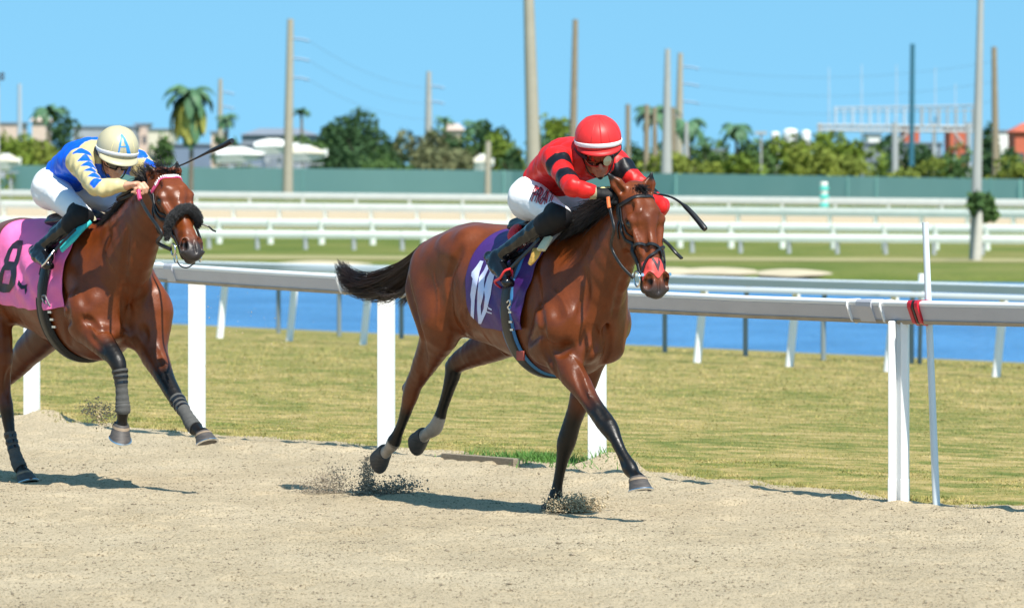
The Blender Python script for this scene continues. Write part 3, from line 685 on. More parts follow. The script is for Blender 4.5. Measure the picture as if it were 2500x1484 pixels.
# vine round the foot of the right mast
c = W(2400, 495, 261); rt = empty('climbing_shrub', (c[0], c[1], ZF)); r_ = np.random.default_rng(5)
V = leafy(None, None, (0, 0, c[2] - ZF), (0.62, 0.5, 0.72), 700, 0.11, r_); mesh_obj('foliage', V, np.arange(len(V)).reshape(-1, 4), LEAF['mid'], rt)
mb = MB(); mb.tube([(-0.28, -.3, -.1), (-0.2, -.32, 1.2), (-0.15, -.3, c[2] - ZF)], [.2, .17, .1], 10); mb.build('stem', mat('pale_bark', (0.55, 0.52, 0.46), .9, var=.2, scale=4), rt, True)
tag(rt, 'bushy green plant clinging halfway up the pale grey mast', 'plant')

# ---------------------------------------------------------------- buildings and odd things beyond the wall
M_B = {k_: mat('bld_' + k_, c_, 0.8, var=0.12, scale=0.3) for k_, c_ in dict(pink=(0.62, 0.48, 0.40), cream=(0.66, 0.60, 0.48), grey=(0.34, 0.36, 0.39), white=(0.78, 0.78, 0.76), blue=(0.16, 0.21, 0.30), red=(0.55, 0.13, 0.07), slate=(0.20, 0.23, 0.28)).items()}
M_WIN = mat('window_glass_dark', (0.06, 0.08, 0.10), 0.2)
def building(px0, px1, ptop, m_, label, Y=950, roof=None, rm='slate', wins=4, floors=2, depth=12, roofh=0.0):
    s = F_PX / Y; a = W(px0, HY, Y); b = W(px1, HY, Y); cx = (a[0] + b[0]) / 2; wd = b[0] - a[0]; zt = CAM_H - (ptop - HY) / s; H = zt - ZF
    rt = empty('building', (cx, Y + depth / 2, ZF)); mb = MB(); mb.box((0, 0, H / 2 - .2), (wd, depth, H + .4)); mb.build('wall', M_B[m_], rt)
    mb = MB()
    if roofh:
        mb.add([(-wd / 2 - .4, -depth / 2 - .5, H), (wd / 2 + .4, -depth / 2 - .5, H), (wd / 2 + .4, depth / 2 + .5, H), (-wd / 2 - .4, depth / 2 + .5, H), (-wd / 2 * .55, 0, H + roofh), (wd / 2 * .55, 0, H + roofh)],
               [(0, 1, 5, 4), (1, 2, 5), (2, 3, 4, 5), (3, 0, 4), (3, 2, 1, 0)])
    else: mb.box((0, 0, H + .13), (wd + .5, depth + .5, .24))
    mb.build('roof', M_B[rm], rt)
    fl = [1.6 + 3 * k_ for k_ in range(floors) if 1.6 + 3 * k_ < H - 1] or [H * .5]
    for z in fl:
        for i in range(wins):
            mb = MB(); mb.box((-wd / 2 + wd * (i + .5) / wins, -depth / 2 - .01, z), (min(1.6, wd / wins * .55), .06, 1.3)); mb.build('window', M_WIN, rt)
    return tag(rt, label, 'building', 'buildings beyond the racetrack')
building(-60, 52, 303, 'pink', 'pinkish flat roofed building at the far left', 1000)
building(78, 112, 296, 'pink', 'small pink gabled house left of the cream helmet', 980, roofh=1.2, rm='pink', wins=2)
building(178, 330, 312, 'grey', 'long grey building behind the cream helmet', 1020, wins=8)
building(330, 360, 305, 'pink', 'pink tower block between helmet and slim green tree', 1030, wins=2, floors=3)
building(362, 420, 318, 'cream', 'cream block left of the large coconut palm', 1010, wins=3)
building(395, 640, 355, 'blue', 'long low shed with a slate blue front behind the palm', 900, wins=9, floors=1)
building(590, 770, 330, 'slate', 'grey roofed shed behind the tall beige pole', 940, roofh=1.0, wins=5, floors=1)
building(515, 545, 325, 'pink', 'small pink wall at the foot of the sandy pole', 880, wins=1)
building(1080, 1130, 318, 'pink', 'pinkish house roof among the central treetops', 980, roofh=1.0, rm='pink', wins=2)
building(1725, 1775, 368, 'cream', 'small cream building below the gap left of the dark palm', 850, wins=2, floors=1)
building(2105, 2300, 352, 'slate', 'dark shed inside the substation frame', 850, wins=4, floors=1)
building(2430, 2490, 322, 'white', 'white flat roofed block near the right edge', 900, wins=3)
building(2478, 2600, 322, 'red', 'red roofed building cut by the right edge', 860, roofh=1.2, rm='red', wins=4)
building(2120, 2150, 330, 'white', 'small white house left of the substation column', 880, wins=2)
building(2210, 2245, 312, 'red', 'red brick block behind the substation frame', 900, wins=2)
building(2320, 2365, 316, 'red', 'red brick block by the right leg of the substation', 890, wins=2)
# white domes / tanks
M_TANK = mat('tank_white', (0.80, 0.80, 0.82), 0.6)
for px, py, r_px, lb in ((1893, 322, 11, 'small white storage tank left of the larger one'), (1930, 314, 18, 'larger white domed storage tank behind the sunny trees'), (1968, 318, 11, 'pinkish white storage tank right of the larger one')):
    Y = 900; s = F_PX / Y; rr = r_px / s; c = W(px, py, Y); rt = empty('storage_tank', (c[0], c[1], ZF)); h = c[2] - ZF - rr * .4
    mb = MB(); mb.tube([(0, 0, -.2), (0, 0, h)], rr, 20); mb.build('tank_wall', M_TANK, rt, True)
    mb = MB(); mb.tube([(0, 0, h), (0, 0, h + rr * .25), (0, 0, h + rr * .4)], [rr * 1.001, rr * .75, rr * .2], 20); mb.build('dome', M_TANK, rt, True); tag(rt, lb, 'tank')
# white boats and trailers parked beyond the wall
def boat(px, py, L_, label, Y=760):
    s = F_PX / Y; c = W(px, py, Y); rt = empty('parked_boat', (c[0], c[1], ZF)); z0 = c[2] - ZF
    V = []; F = []; ks = 9
    for i in range(ks):
        f = i / (ks - 1); wd = 1.1 * math.sin(math.pi * min(1, f * .75 + .25)) ** .6 if f < 1 else 0.02
        x = -L_ / 2 + L_ * f; V += [(x, -wd, z0 + .5 + .5 * f * f), (x, -wd * .55, z0 - .5 + .7 * f ** 3), (x, wd * .55, z0 - .5 + .7 * f ** 3), (x, wd, z0 + .5 + .5 * f * f)]
        if i:
            q = 4 * i
            for j in range(3): F.append((q - 4 + j, q + j, q + j + 1, q - 3 + j))
            F.append((q - 1, q + 3, q, q - 4))
    mb = MB(); mb.add(V, F + [(0, 1, 2, 3)]); mb.build('hull', M_B['white'], rt)
    mb = MB(); mb.box((-L_ * .08, 0, z0 + .95), (L_ * .34, 1.3, .9)); bevel(mb.build('cabin', M_B['white'], rt), .15)
    V = []; F = []
    for i in range(9):
        f = i / 8; x = -L_ / 2 + L_ * f * .96; hgt = .9 * math.sin(math.pi * min(1, f * .9 + .12)) ** .7
        for j in range(9): a_ = math.pi * j / 8; V.append((x, -1.05 * math.cos(a_), z0 + .5 + hgt * math.sin(a_)))
        if i:
            for j in range(8): F.append((9 * i - 9 + j, 9 * i + j, 9 * i + j + 1, 9 * i - 8 + j))
    mesh_obj('boat_cover', V, F, M_B['cream'] if L_ < 5 else M_B['white'], rt, True)
    mb = MB(); mb.box((0, 0, z0 - .75), (L_ * .8, 1.2, .15)); mb.tube([(-L_ * .2, -.9, z0 - 1.1), (-L_ * .2, .9, z0 - 1.1)], .35, 12); mb.box((0.3, 0, (z0 - .8) / 2), (.3, .3, max(.2, z0 - .8))); mb.build('trailer', M_B['grey'], rt)
    return tag(rt, label, 'boat', 'white boats parked beyond the screen wall')
boat(675, 368, 5.2, 'white boat parked left of the tall beige pole', 770)
boat(750, 385, 4.6, 'white boat with a rounded bow right of the tall beige pole', 740)
boat(590, 388, 6.0, 'long white boat half behind the raised whip', 770)
boat(20, 405, 3.0, 'white boat bow at the far left above the teal wall', 760)
boat(1182, 408, 2.2, 'tiny white boat at the foot of the short pole stub', 720)
# lamp post
p = W(1858, 325, 770); rt = empty('lamp_post', (p[0], p[1], ZF)); mb = MB(); mb.tube([(0, 0, 0), (0, 0, p[2] - ZF)], .13, 8); mb.build('column', M_CONCG, rt, True)
mb = MB(); mb.box((0, 0, p[2] - ZF), (1.4, .6, .35)); mb.build('lamp_head', M_CONCG, rt); tag(rt, 'lamp post with a flat wide head before the right trees', 'lamp post')
# substation frame
rt = empty('substation_frame', W(2190, 400, 800) * np.array([1, 1, 0]) + np.array([0, 0, ZF])); o1 = np.array([W(2190, 400, 800)[0], 800, ZF])
M_ST = mat('galv_steel', (0.38, 0.39, 0.40), 0.5, var=0.15, scale=1); M_STD = mat('thin_steel_hazed', (0.42, 0.52, 0.62), 0.5); M_STK = mat('steel_shadowed', (0.30, 0.33, 0.37), .6)  # thin steel carries the fading of distance in its pale blue colour
def wp(x, y, Y=800): return W(x, y, Y) - o1
for yy in (306, 318):
    mb = MB(); mb.tube([wp(1995, yy), wp(2385, yy + 4)], .17, 6); mb.build('girder', M_ST, rt)
mb = MB()
for i in range(24): mb.tube([wp(1995 + i * 16.3, 306), wp(2003 + i * 16.3, 320)], .08, 5); mb.tube([wp(2003 + i * 16.3, 320), wp(2011 + i * 16.3, 306)], .08, 5)
mb.build('lattice', M_ST, rt)
for x, wd in ((2185, .42), (2365, .34), (2002, .2), (2280, .2)):
    mb = MB(); q = wp(x, 300); mb.tube([(q[0], q[1] + .1, 0), tuple(q + np.array([0, .1, 0]))], wd, 8); mb.build('column', M_ST, rt)
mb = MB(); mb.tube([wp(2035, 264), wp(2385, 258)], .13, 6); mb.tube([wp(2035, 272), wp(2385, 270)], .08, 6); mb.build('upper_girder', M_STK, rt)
for i in range(17):
    x = 2040 + i * 21; mb = MB(); mb.tube([wp(x, 264), wp(x, 306)], .13 if i % 2 else .2, 6); mb.build('upright', M_STD if i < 9 else M_ST, rt)
mb = MB(); mb.tube([wp(2190, 350), wp(2225, 318)], .15, 6); mb.tube([wp(2350, 350), wp(2325, 318)], .15, 6); mb.build('brace', M_ST, rt)
for x, y in ((2025, 165), (2105, 158), (2190, 158), (2285, 165), (2334, 205)):
    mb = MB(); q = wp(x, 300, 800); t_ = wp(x, y); mb.tube([(q[0], 1.0, 0), (t_[0], 1.0, t_[2])], [.14, .06], 6); mb.build('lightning_mast', M_STD, rt)
tag(rt, 'grey steel substation frame with a comb of uprights and thin masts', 'substation')
# furlong pole with teal and white bands
p = GF(2012, 527); s = F_PX / p[1]; rt = empty('furlong_pole', p); M_TL = mat('band_teal', (0.10, 0.55, 0.48), .5)
for i in range(8):
    mb = MB(); z0_ = i * 10.3 / s; r_ = (11.5 if i % 2 == 0 else 9) / s
    mb.tube([(0, 0, z0_), (0, 0, z0_ + 2 / s), (0, 0, z0_ + 8.3 / s), (0, 0, z0_ + 10.2 / s)], [r_ * .75, r_, r_, r_ * .75], 14); mb.build('white_band' if i % 2 else 'teal_band', M_FWHITE if i % 2 else M_TL, rt, True)
tag(rt, 'short banded teal and white distance pole beyond the dirt strip', 'marker pole')
# maintenance cart near the wall
p = GF(2250, 487); s = F_PX / p[1]; rt = empty('utility_cart', p)
mb = MB(); mb.box((0, 0, .55), (2.0, 1.1, .35)); mb.box((.7, 0, .8), (.6, 1.1, .3)); bevel(mb.build('body', mat('cart_brown', (.20, .13, .10), .5), rt), .06)
mb = MB(); mb.box((-.15, 0, 1.65), (1.5, 1.15, .08)); [mb.tube([(x, y, .7), (x, y, 1.62)], .03, 6) for x in (-.8, .5) for y in (-.5, .5)]; mb.build('canopy', mat('cart_lilac', (.45, .48, .62), .5), rt)
mb = MB(); mb.box((-.3, 0, .95), (.9, .9, .45)); bevel(mb.build('seat', mat('cart_seat', (.35, .38, .55), .6), rt), .05)
for x in (-.65, .7):
    for y in (-.5, .5): mb = MB(); mb.tube([(x, y - .08, .25), (x, y + .08, .25)], .25, 14); mb.build('wheel', M_BLK, rt, True)
tag(rt, 'small lilac and brown utility cart parked against the teal wall', 'cart')
# ================================================================ blended solid modelling
def nv(v): v = np.asarray(v, float); return v / max(1e-9, np.linalg.norm(v))
class Flesh:
    "a body blended out of tapering elliptical limbs, meshed as one continuous surface"
    def __init__(s, lo, hi, h):
        s.h = h; s.lo = np.array(lo, float); s.n = np.ceil((np.array(hi) - s.lo) / h).astype(int) + 1
        s.v = np.full(s.n, 0.5, np.float32); s.ax = [s.lo[i] + h * np.arange(s.n[i]) for i in range(3)]
    def _block(s, lo, hi):
        a = np.clip(np.floor((lo - s.lo) / s.h).astype(int), 0, s.n - 1); b = np.clip(np.ceil((hi - s.lo) / s.h).astype(int) + 1, 1, s.n)
        return tuple(slice(a[i], b[i]) for i in range(3))
    def limb(s, p0, p1, r0, r1, k=0.03, side=(0, 1, 0), cut=False, pad=None):
        p0 = np.asarray(p0, float); p1 = np.asarray(p1, float)
        r0 = (r0, r0) if not hasattr(r0, '__len__') else r0; r1 = (r1, r1) if not hasattr(r1, '__len__') else r1
        L = np.linalg.norm(p1 - p0)
        if L < 1e-5: p1 = p0 + np.array([0, 0, 1e-4]); L = 1e-4
        t = (p1 - p0) / L; sd = np.asarray(side, float); sd = sd - t * (sd @ t)
        if np.linalg.norm(sd) < 1e-3: sd = np.cross(t, (0.3, 0.2, 1))
        sd = nv(sd); u = np.cross(t, sd); rm = max(*r0, *r1); pad = pad if pad is not None else k + 0.03
        lo = np.minimum(p0, p1) - rm - pad; hi = np.maximum(p0, p1) + rm + pad
        bl = s._block(lo, hi)
        if any(q.stop <= q.start for q in bl): return s
        X, Y, Z = np.meshgrid(*[s.ax[i][bl[i]].astype(np.float32) - np.float32(p0[i]) for i in range(3)], indexing='ij')
        al = X * t[0] + Y * t[1] + Z * t[2]; tt = np.clip(al / L, 0, 1)
        ds = X * sd[0] + Y * sd[1] + Z * sd[2]; du = X * u[0] + Y * u[1] + Z * u[2]; dt = al - tt * L
        rs = r0[0] + (r1[0] - r0[0]) * tt; ru = r0[1] + (r1[1] - r0[1]) * tt; rt = np.minimum(rs, ru)
        q = np.sqrt((ds / rs) ** 2 + (du / ru) ** 2 + (dt / rt) ** 2) + 1e-6; Ln = np.sqrt(ds * ds + du * du + dt * dt)
        d = (Ln - Ln / q); d = np.where(Ln < 1e-5, -rt, d).astype(np.float32)
        v = s.v[bl]
        if cut:
            a, b = -v, d; hh = np.maximum(k - np.abs(a - b), 0) / k; s.v[bl] = -(np.minimum(a, b) - hh * hh * k * 0.25)
        else:
            hh = np.maximum(k - np.abs(v - d), 0) / k; s.v[bl] = np.minimum(v, d) - hh * hh * k * 0.25
        return s
    def chain(s, pts, rads, k=0.02, side=(0, 1, 0), kj=0.004, sub=3):
        "a run of limbs that swell only where they meet the rest of the body"
        rr = [(r, r) if not hasattr(r, '__len__') else r for r in rads]
        if sub > 1 and len(pts) > 2:
            n_ = (len(pts) - 1) * sub + 1; pts = list(spline(pts, n_)); rr = [tuple(q) for q in np.maximum(spline(rr, n_), 0.006)]
        keep = s.v; s.v = np.full(s.n, 0.5, np.float32)
        for i in range(len(pts) - 1): s.limb(pts[i], pts[i + 1], rr[i], rr[i + 1], kj, side, pad=k + 0.03)
        t_ = s.v; s.v = keep; w_ = np.argwhere(t_ < 0.49); a = w_.min(0); b = w_.max(0) + 1; bl = tuple(slice(a[i], b[i]) for i in range(3))
        A, D = s.v[bl], t_[bl]; hh = np.maximum(k - np.abs(A - D), 0) / k; s.v[bl] = np.minimum(A, D) - hh * hh * k * 0.25
    def wobble(s, amp, f, seed=0):
        "cloth folds / muscle unevenness"
        X, Y, Z = np.meshgrid(*[a.astype(np.float32) for a in s.ax], indexing='ij'); r_ = np.random.default_rng(seed)
        n_ = np.zeros_like(X)
        for i in range(6):
            d = r_.normal(size=3); d = d / np.linalg.norm(d) * f * (0.7 + 0.9 * r_.random()); n_ += np.sin(X * d[0] + Y * d[1] + Z * d[2] + 6 * r_.random() + 1.3 * np.sin(X * d[1] - Z * d[0] + Y * d[2]))
        s.v += (amp / 3) * n_
    def sample(s, P):
        g = (np.asarray(P) - s.lo) / s.h; g = np.clip(g, 0, s.n - 1.001); i = g.astype(int); f = g - i; r = 0
        for dx in (0, 1):
            for dy in (0, 1):
                for dz in (0, 1):
                    w_ = np.abs(1 - dx - f[..., 0]) * np.abs(1 - dy - f[..., 1]) * np.abs(1 - dz - f[..., 2])
                    r = r + w_ * s.v[i[..., 0] + dx, i[..., 1] + dy, i[..., 2] + dz]
        return r
    def grad(s, P):
        e = s.h; P = np.asarray(P); g = np.stack([s.sample(P + np.eye(3)[i] * e) - s.sample(P - np.eye(3)[i] * e) for i in range(3)], -1)
        return g / np.maximum(1e-9, np.linalg.norm(g, axis=-1))[..., None]
    def project(s, P, D, off=0.0, maxd=0.8):
        "walk from P along D to the skin; returns the point held off the skin by off"
        P = np.asarray(P, float); D = np.asarray(D, float); D = D / np.linalg.norm(D, axis=-1)[..., None] * np.ones_like(P)
        t = np.zeros(P.shape[:-1]); done = np.zeros(P.shape[:-1], bool); st = s.h * 0.8
        for _ in range(int(maxd / st)):
            ins = s.sample(P + D * t[..., None]) < 0; done |= ins
            if done.all(): break
            t = np.where(done, t, t + st)
        lo = t - st; hi = t.copy()
        for _ in range(8):
            m_ = (lo + hi) / 2; ins = s.sample(P + D * m_[..., None]) < 0; hi = np.where(ins, m_, hi); lo = np.where(ins, lo, m_)
        Q = P + D * hi[..., None]; return Q + s.grad(Q) * off
    def mesh(s, it=2):
        v = s.v; ins = v < 0
        c = np.zeros(tuple(np.array(v.shape) - 1), np.uint8)
        for dx in (0, 1):
            for dy in (0, 1):
                for dz in (0, 1): c += ins[dx:dx + c.shape[0], dy:dy + c.shape[1], dz:dz + c.shape[2]]
        act = (c > 0) & (c < 8); ix = np.argwhere(act); idx = np.full(act.shape, -1, np.int32); idx[act] = np.arange(len(ix))
        cor = [(0, 0, 0), (1, 0, 0), (0, 1, 0), (1, 1, 0), (0, 0, 1), (1, 0, 1), (0, 1, 1), (1, 1, 1)]
        val = np.stack([v[ix[:, 0] + a, ix[:, 1] + b, ix[:, 2] + d] for a, b, d in cor], 1).astype(float)
        acc = np.zeros((len(ix), 3)); cnt = np.zeros(len(ix))
        for a in range(8):
            for b in range(a + 1, 8):
                A, B = np.array(cor[a]), np.array(cor[b])
                if np.abs(A - B).sum() != 1: continue
                va, vb = val[:, a], val[:, b]; m_ = (va < 0) != (vb < 0); t = np.where(m_, va / np.where(m_, va - vb, 1), 0)
                acc += np.where(m_[:, None], A + (B - A) * t[:, None], 0); cnt += m_
        V = s.lo + s.h * (ix + acc / cnt[:, None]); Q = []
        for axn in range(3):
            sl0 = [slice(None)] * 3; sl1 = [slice(None)] * 3; sl0[axn] = slice(0, -1); sl1[axn] = slice(1, None)
            a = ins[tuple(sl0)]; b = ins[tuple(sl1)]; e = np.argwhere(a != b); o1, o2 = [k_ for k_ in range(3) if k_ != axn]
            e = e[(e[:, o1] > 0) & (e[:, o2] > 0) & (e[:, o1] < v.shape[o1] - 1) & (e[:, o2] < v.shape[o2] - 1)]
            fl = a[tuple(e.T)]; q = []
            for (p_, r_) in ((-1, -1), (0, -1), (0, 0), (-1, 0)):
                c_ = e.copy(); c_[:, o1] += p_; c_[:, o2] += r_; q.append(idx[tuple(c_.T)])
            q = np.stack(q, 1); flip = fl if axn != 1 else ~fl
            q = np.where(flip[:, None], q, q[:, ::-1]); Q.append(q)
        Q = np.concatenate(Q); Q = Q[(Q >= 0).all(1)]
        for _ in range(it):
            S = np.zeros_like(V); C = np.zeros(len(V))
            for a in range(4):
                b = (a + 1) % 4; np.add.at(S, Q[:, a], V[Q[:, b]]); np.add.at(C, Q[:, a], 1); np.add.at(S, Q[:, b], V[Q[:, a]]); np.add.at(C, Q[:, b], 1)
            V = V * 0.5 + 0.5 * S / np.maximum(C, 1)[:, None]
        return V, Q
def hair(name, P, r0, m, parent, taper=True, seed=0):
    "P: strands x points x 3"
    N, M, _ = P.shape; r_ = np.random.default_rng(seed); T = np.gradient(P, axis=1); T /= np.maximum(1e-9, np.linalg.norm(T, axis=2))[:, :, None]
    ref = r_.normal(size=(N, 1, 3)); A = np.cross(T, ref + 0 * T); A /= np.maximum(1e-9, np.linalg.norm(A, axis=2))[:, :, None]; B = np.cross(T, A)
    rad = r0 * (np.linspace(1, 0.12, M) ** 0.7 if taper else np.ones(M)) * (0.7 + 0.6 * r_.random((N, 1)))
    ring = []
    for j in range(3): th = 2.094 * j; ring.append(P + (A * math.cos(th) + B * math.sin(th)) * rad[:, :, None])
    V = np.stack(ring, 2).reshape(-1, 3)
    n, i, j = np.meshgrid(np.arange(N), np.arange(M - 1), np.arange(3), indexing='ij'); b = (n * M + i) * 3
    Fq = np.stack([b + j, b + (j + 1) % 3, b + 3 + (j + 1) % 3, b + 3 + j], -1).reshape(-1, 4)
    return mesh_obj(name, V, Fq, m, parent, smooth=True)
def spline(P, n_):
    "Catmull-Rom through P"
    P = np.asarray(P, float); P = np.vstack([2 * P[0] - P[1], P, 2 * P[-1] - P[-2]]); out = []
    segs = len(P) - 3
    for u in np.linspace(0, segs - 1e-6, n_):
        i = int(u); t = u - i; a, b, c, d = P[i:i + 4]
        out.append(0.5 * (2 * b + (c - a) * t + (2 * a - 5 * b + 4 * c - d) * t * t + (3 * b - a - 3 * c + d) * t ** 3))
    return np.array(out)
def ribbon(name, P, Nn, wd, th, m, parent, closed=False, round_=True):
    "strap: path P with outward normals Nn, width wd (number or list), thickness th"
    P = np.asarray(P, float); Nn = np.asarray(Nn, float); M = len(P)
    T = np.roll(P, -1, 0) - np.roll(P, 1, 0) if closed else np.gradient(P, axis=0)
    T /= np.maximum(1e-9, np.linalg.norm(T, axis=1))[:, None]; S = np.cross(T, Nn); S /= np.maximum(1e-9, np.linalg.norm(S, axis=1))[:, None]; Nn = np.cross(S, T)
    wd = np.ones(M) * wd; th = np.ones(M) * th
    pr = [(-.5, 0.0), (-.48, .6), (-.36, 1.0), (.36, 1.0), (.48, .6), (.5, 0.0), (.36, -.3), (-.36, -.3)] if round_ else [(-.5, 0), (-.5, 1), (.5, 1), (.5, 0)]
    k = len(pr); V = np.stack([P + S * (a * wd)[:, None] + Nn * (b * th)[:, None] for a, b in pr], 1).reshape(-1, 3); Fq = []
    for i in range(M if closed else M - 1):
        for j in range(k):
            a = i * k; b = ((i + 1) % M) * k; Fq.append((a + j, a + (j + 1) % k, b + (j + 1) % k, b + j))
    if not closed: Fq += [tuple(range(k))[::-1], tuple(range((M - 1) * k, M * k))]
    return smooth_by_angle(mesh_obj(name, V, Fq, m, parent), 60)
def inside_poly(U, Vv, poly):
    c = np.zeros(U.shape, bool); n_ = len(poly)
    for i in range(n_):
        x0, y0 = poly[i]; x1, y1 = poly[(i + 1) % n_]
        cr = ((y0 > Vv) != (y1 > Vv)) & (U < (x1 - x0) * (Vv - y0) / ((y1 - y0) if y1 != y0 else 1e-9) + x0); c ^= cr
    return c
def patch(name, fn, u0, u1, v0, v1, nu, nvv, m, parent, off=0.0, keep=None, smooth=True):
    "sheet u,v -> point; keep(u,v) selects cells (lettering follows the cloth below it)"
    u = np.linspace(u0, u1, nu); v = np.linspace(v0, v1, nvv); U, Vv = np.meshgrid(u, v, indexing='ij'); P = fn(U, Vv)
    if off:
        du = np.gradient(P, axis=0); dv = np.gradient(P, axis=1); nn = np.cross(du, dv); nn /= np.maximum(1e-9, np.linalg.norm(nn, axis=2))[:, :, None]; P = P + nn * off
    i, j = np.meshgrid(np.arange(nu - 1), np.arange(nvv - 1), indexing='ij'); a = (i * nvv + j)
    Fq = np.stack([a, a + nvv, a + nvv + 1, a + 1], -1)
    if keep is not None:
        Um = (U[:-1, :-1] + U[1:, 1:]) / 2; Vm = (Vv[:-1, :-1] + Vv[1:, 1:]) / 2; Fq = Fq[keep(Um, Vm)]
        used = np.unique(Fq); rm = np.full(nu * nvv, -1); rm[used] = np.arange(len(used)); return mesh_obj(name, P.reshape(-1, 3)[used], rm[Fq], m, parent, smooth)
    return mesh_obj(name, P.reshape(-1, 3), Fq.reshape(-1, 4), m, parent, smooth)
class Stage:
    "horse frame: x forward along the track, y to the horse's left, z up"
    def __init__(s, X0, Y0, ang=-60): s.X0, s.Y0, s.a = X0, Y0, R(ang); s.f = np.array([math.cos(s.a), math.sin(s.a)]); s.l = np.array([-s.f[1], s.f[0]])
    def p(s, px, py, b):
        "local point seen at a pixel with side offset b"
        u = (px - CX) / F_PX; a = (u * (s.Y0 + s.l[1] * b) - s.X0 - s.l[0] * b) / (s.f[0] - u * s.f[1])
        Y = s.Y0 + s.f[1] * a + s.l[1] * b; return np.array([a, b, CAM_H - (py - HY) / F_PX * Y])
    def px(s, P):
        P = np.asarray(P); X = s.X0 + s.f[0] * P[..., 0] + s.l[0] * P[..., 1]; Y = s.Y0 + s.f[1] * P[..., 0] + s.l[1] * P[..., 1]
        return np.stack([CX + X / Y * F_PX, HY + (CAM_H - P[..., 2]) / Y * F_PX], -1)
# ================================================================ horses
M_COAT = mat('horse_coat', attr='coat', rough=0.39, var=0.28, scale=9, detail=6, bump=0.28, bscale=75, spec=0.36, bdist=0.004, rvar=0.2)
M_HAIR = mat('black_horse_hair', (0.012, 0.009, 0.008), 0.38, spec=0.5)
M_HAIRB = mat('tail_hair', (0.040, 0.017, 0.010), 0.36, var=(0.008, 0.006, 0.006), scale=6)
M_HOOF = mat('hoof_horn', (0.10, 0.085, 0.075), 0.6, var=(0.045, 0.04, 0.04), scale=18, stretch=(1, 1, 5))
M_HOOFT = mat('hoof_band', (0.30, 0.22, 0.15), 0.8, var=0.3, scale=30)
M_SHOE = mat('shoe_metal', (0.75, 0.76, 0.8), 0.25, metal=1.0)
M_EYE = mat('horse_eye', (0.008, 0.005, 0.004), 0.06, spec=0.9)
M_LEATHER = mat('black_leather', (0.014, 0.014, 0.016), 0.38, var=0.3, scale=40, bump=0.1)
M_STEEL = mat('bright_steel', (0.75, 0.74, 0.72), 0.22, metal=1.0)
M_NOSTRIL = mat('nostril_dark', (0.02, 0.012, 0.012), 0.5)
BAY = np.array([0.150, 0.033, 0.0060]); BAY_SHADE = np.array([0.050, 0.014, 0.006]); BLACKP = np.array([0.007, 0.0055, 0.005]); MUZ = np.array([0.035, 0.028, 0.027])
SOCK = np.array([0.42, 0.34, 0.28])
def hoof(name_root, top, direction, fwd, size, shoe=True, band=True):
    "direction: from the coronet down to the sole; fwd: toe direction"
    d = nv(direction); f = nv(np.asarray(fwd) - d * (np.asarray(fwd) @ d)); s_ = np.cross(d, f); n_ = 20
    rt = mesh = None; V = []; Fq = []
    H = 0.075 * size
    for k_, (h, rw, rf, rb, sh) in enumerate(((-.012, .040, .044, .042, -.006), (0, .046, .050, .046, -.004), (.33, .050, .060, .047, .004), (.7, .056, .072, .048, .012), (1.0, .060, .082, .050, .018))):
        for j in range(n_):
            th = 2 * math.pi * j / n_; c, s2 = math.cos(th), math.sin(th); r = rf if c > 0 else rb
            hh = h * H if h > 0 else h
            V.append(np.asarray(top) + d * (hh - (0.012 * size * (1 - c) * (1 if h > .5 else 0.3))) + f * (c * r * size + sh) + s_ * (s2 * rw * size))
    for k_ in range(4):
        for j in range(n_): Fq.append((k_ * n_ + j, k_ * n_ + (j + 1) % n_, (k_ + 1) * n_ + (j + 1) % n_, (k_ + 1) * n_ + j))
    Fq.append(tuple(range(4 * n_, 5 * n_))); Fq.append(tuple(range(n_))[::-1])
    o = mesh_obj('hoof', V, Fq, M_HOOF, name_root); smooth_by_angle(o, 45)
    if band:
        V2 = [V[n_ + j] + (V[n_ + j] - V[j]) * 0 + nv(V[n_ + j] - np.asarray(top)) * .002 for j in range(n_)] + [V[2 * n_ + j] * .55 + V[n_ + j] * .45 + nv(V[2 * n_ + j] - np.asarray(top)) * .002 for j in range(n_)]
        b = mesh_obj('coronet_band', V2, [(j, (j + 1) % n_, n_ + (j + 1) % n_, n_ + j) for j in range(n_)], M_HOOFT, o, True)
    if shoe:
        P = [V[4 * n_ + j] + d * 0.004 for j in list(range(13, 20)) + list(range(0, 8))]
        mb = MB(); mb.tube(P, 0.0065 * size, 6); mb.build('horseshoe', M_SHOE, o, True)
    return o

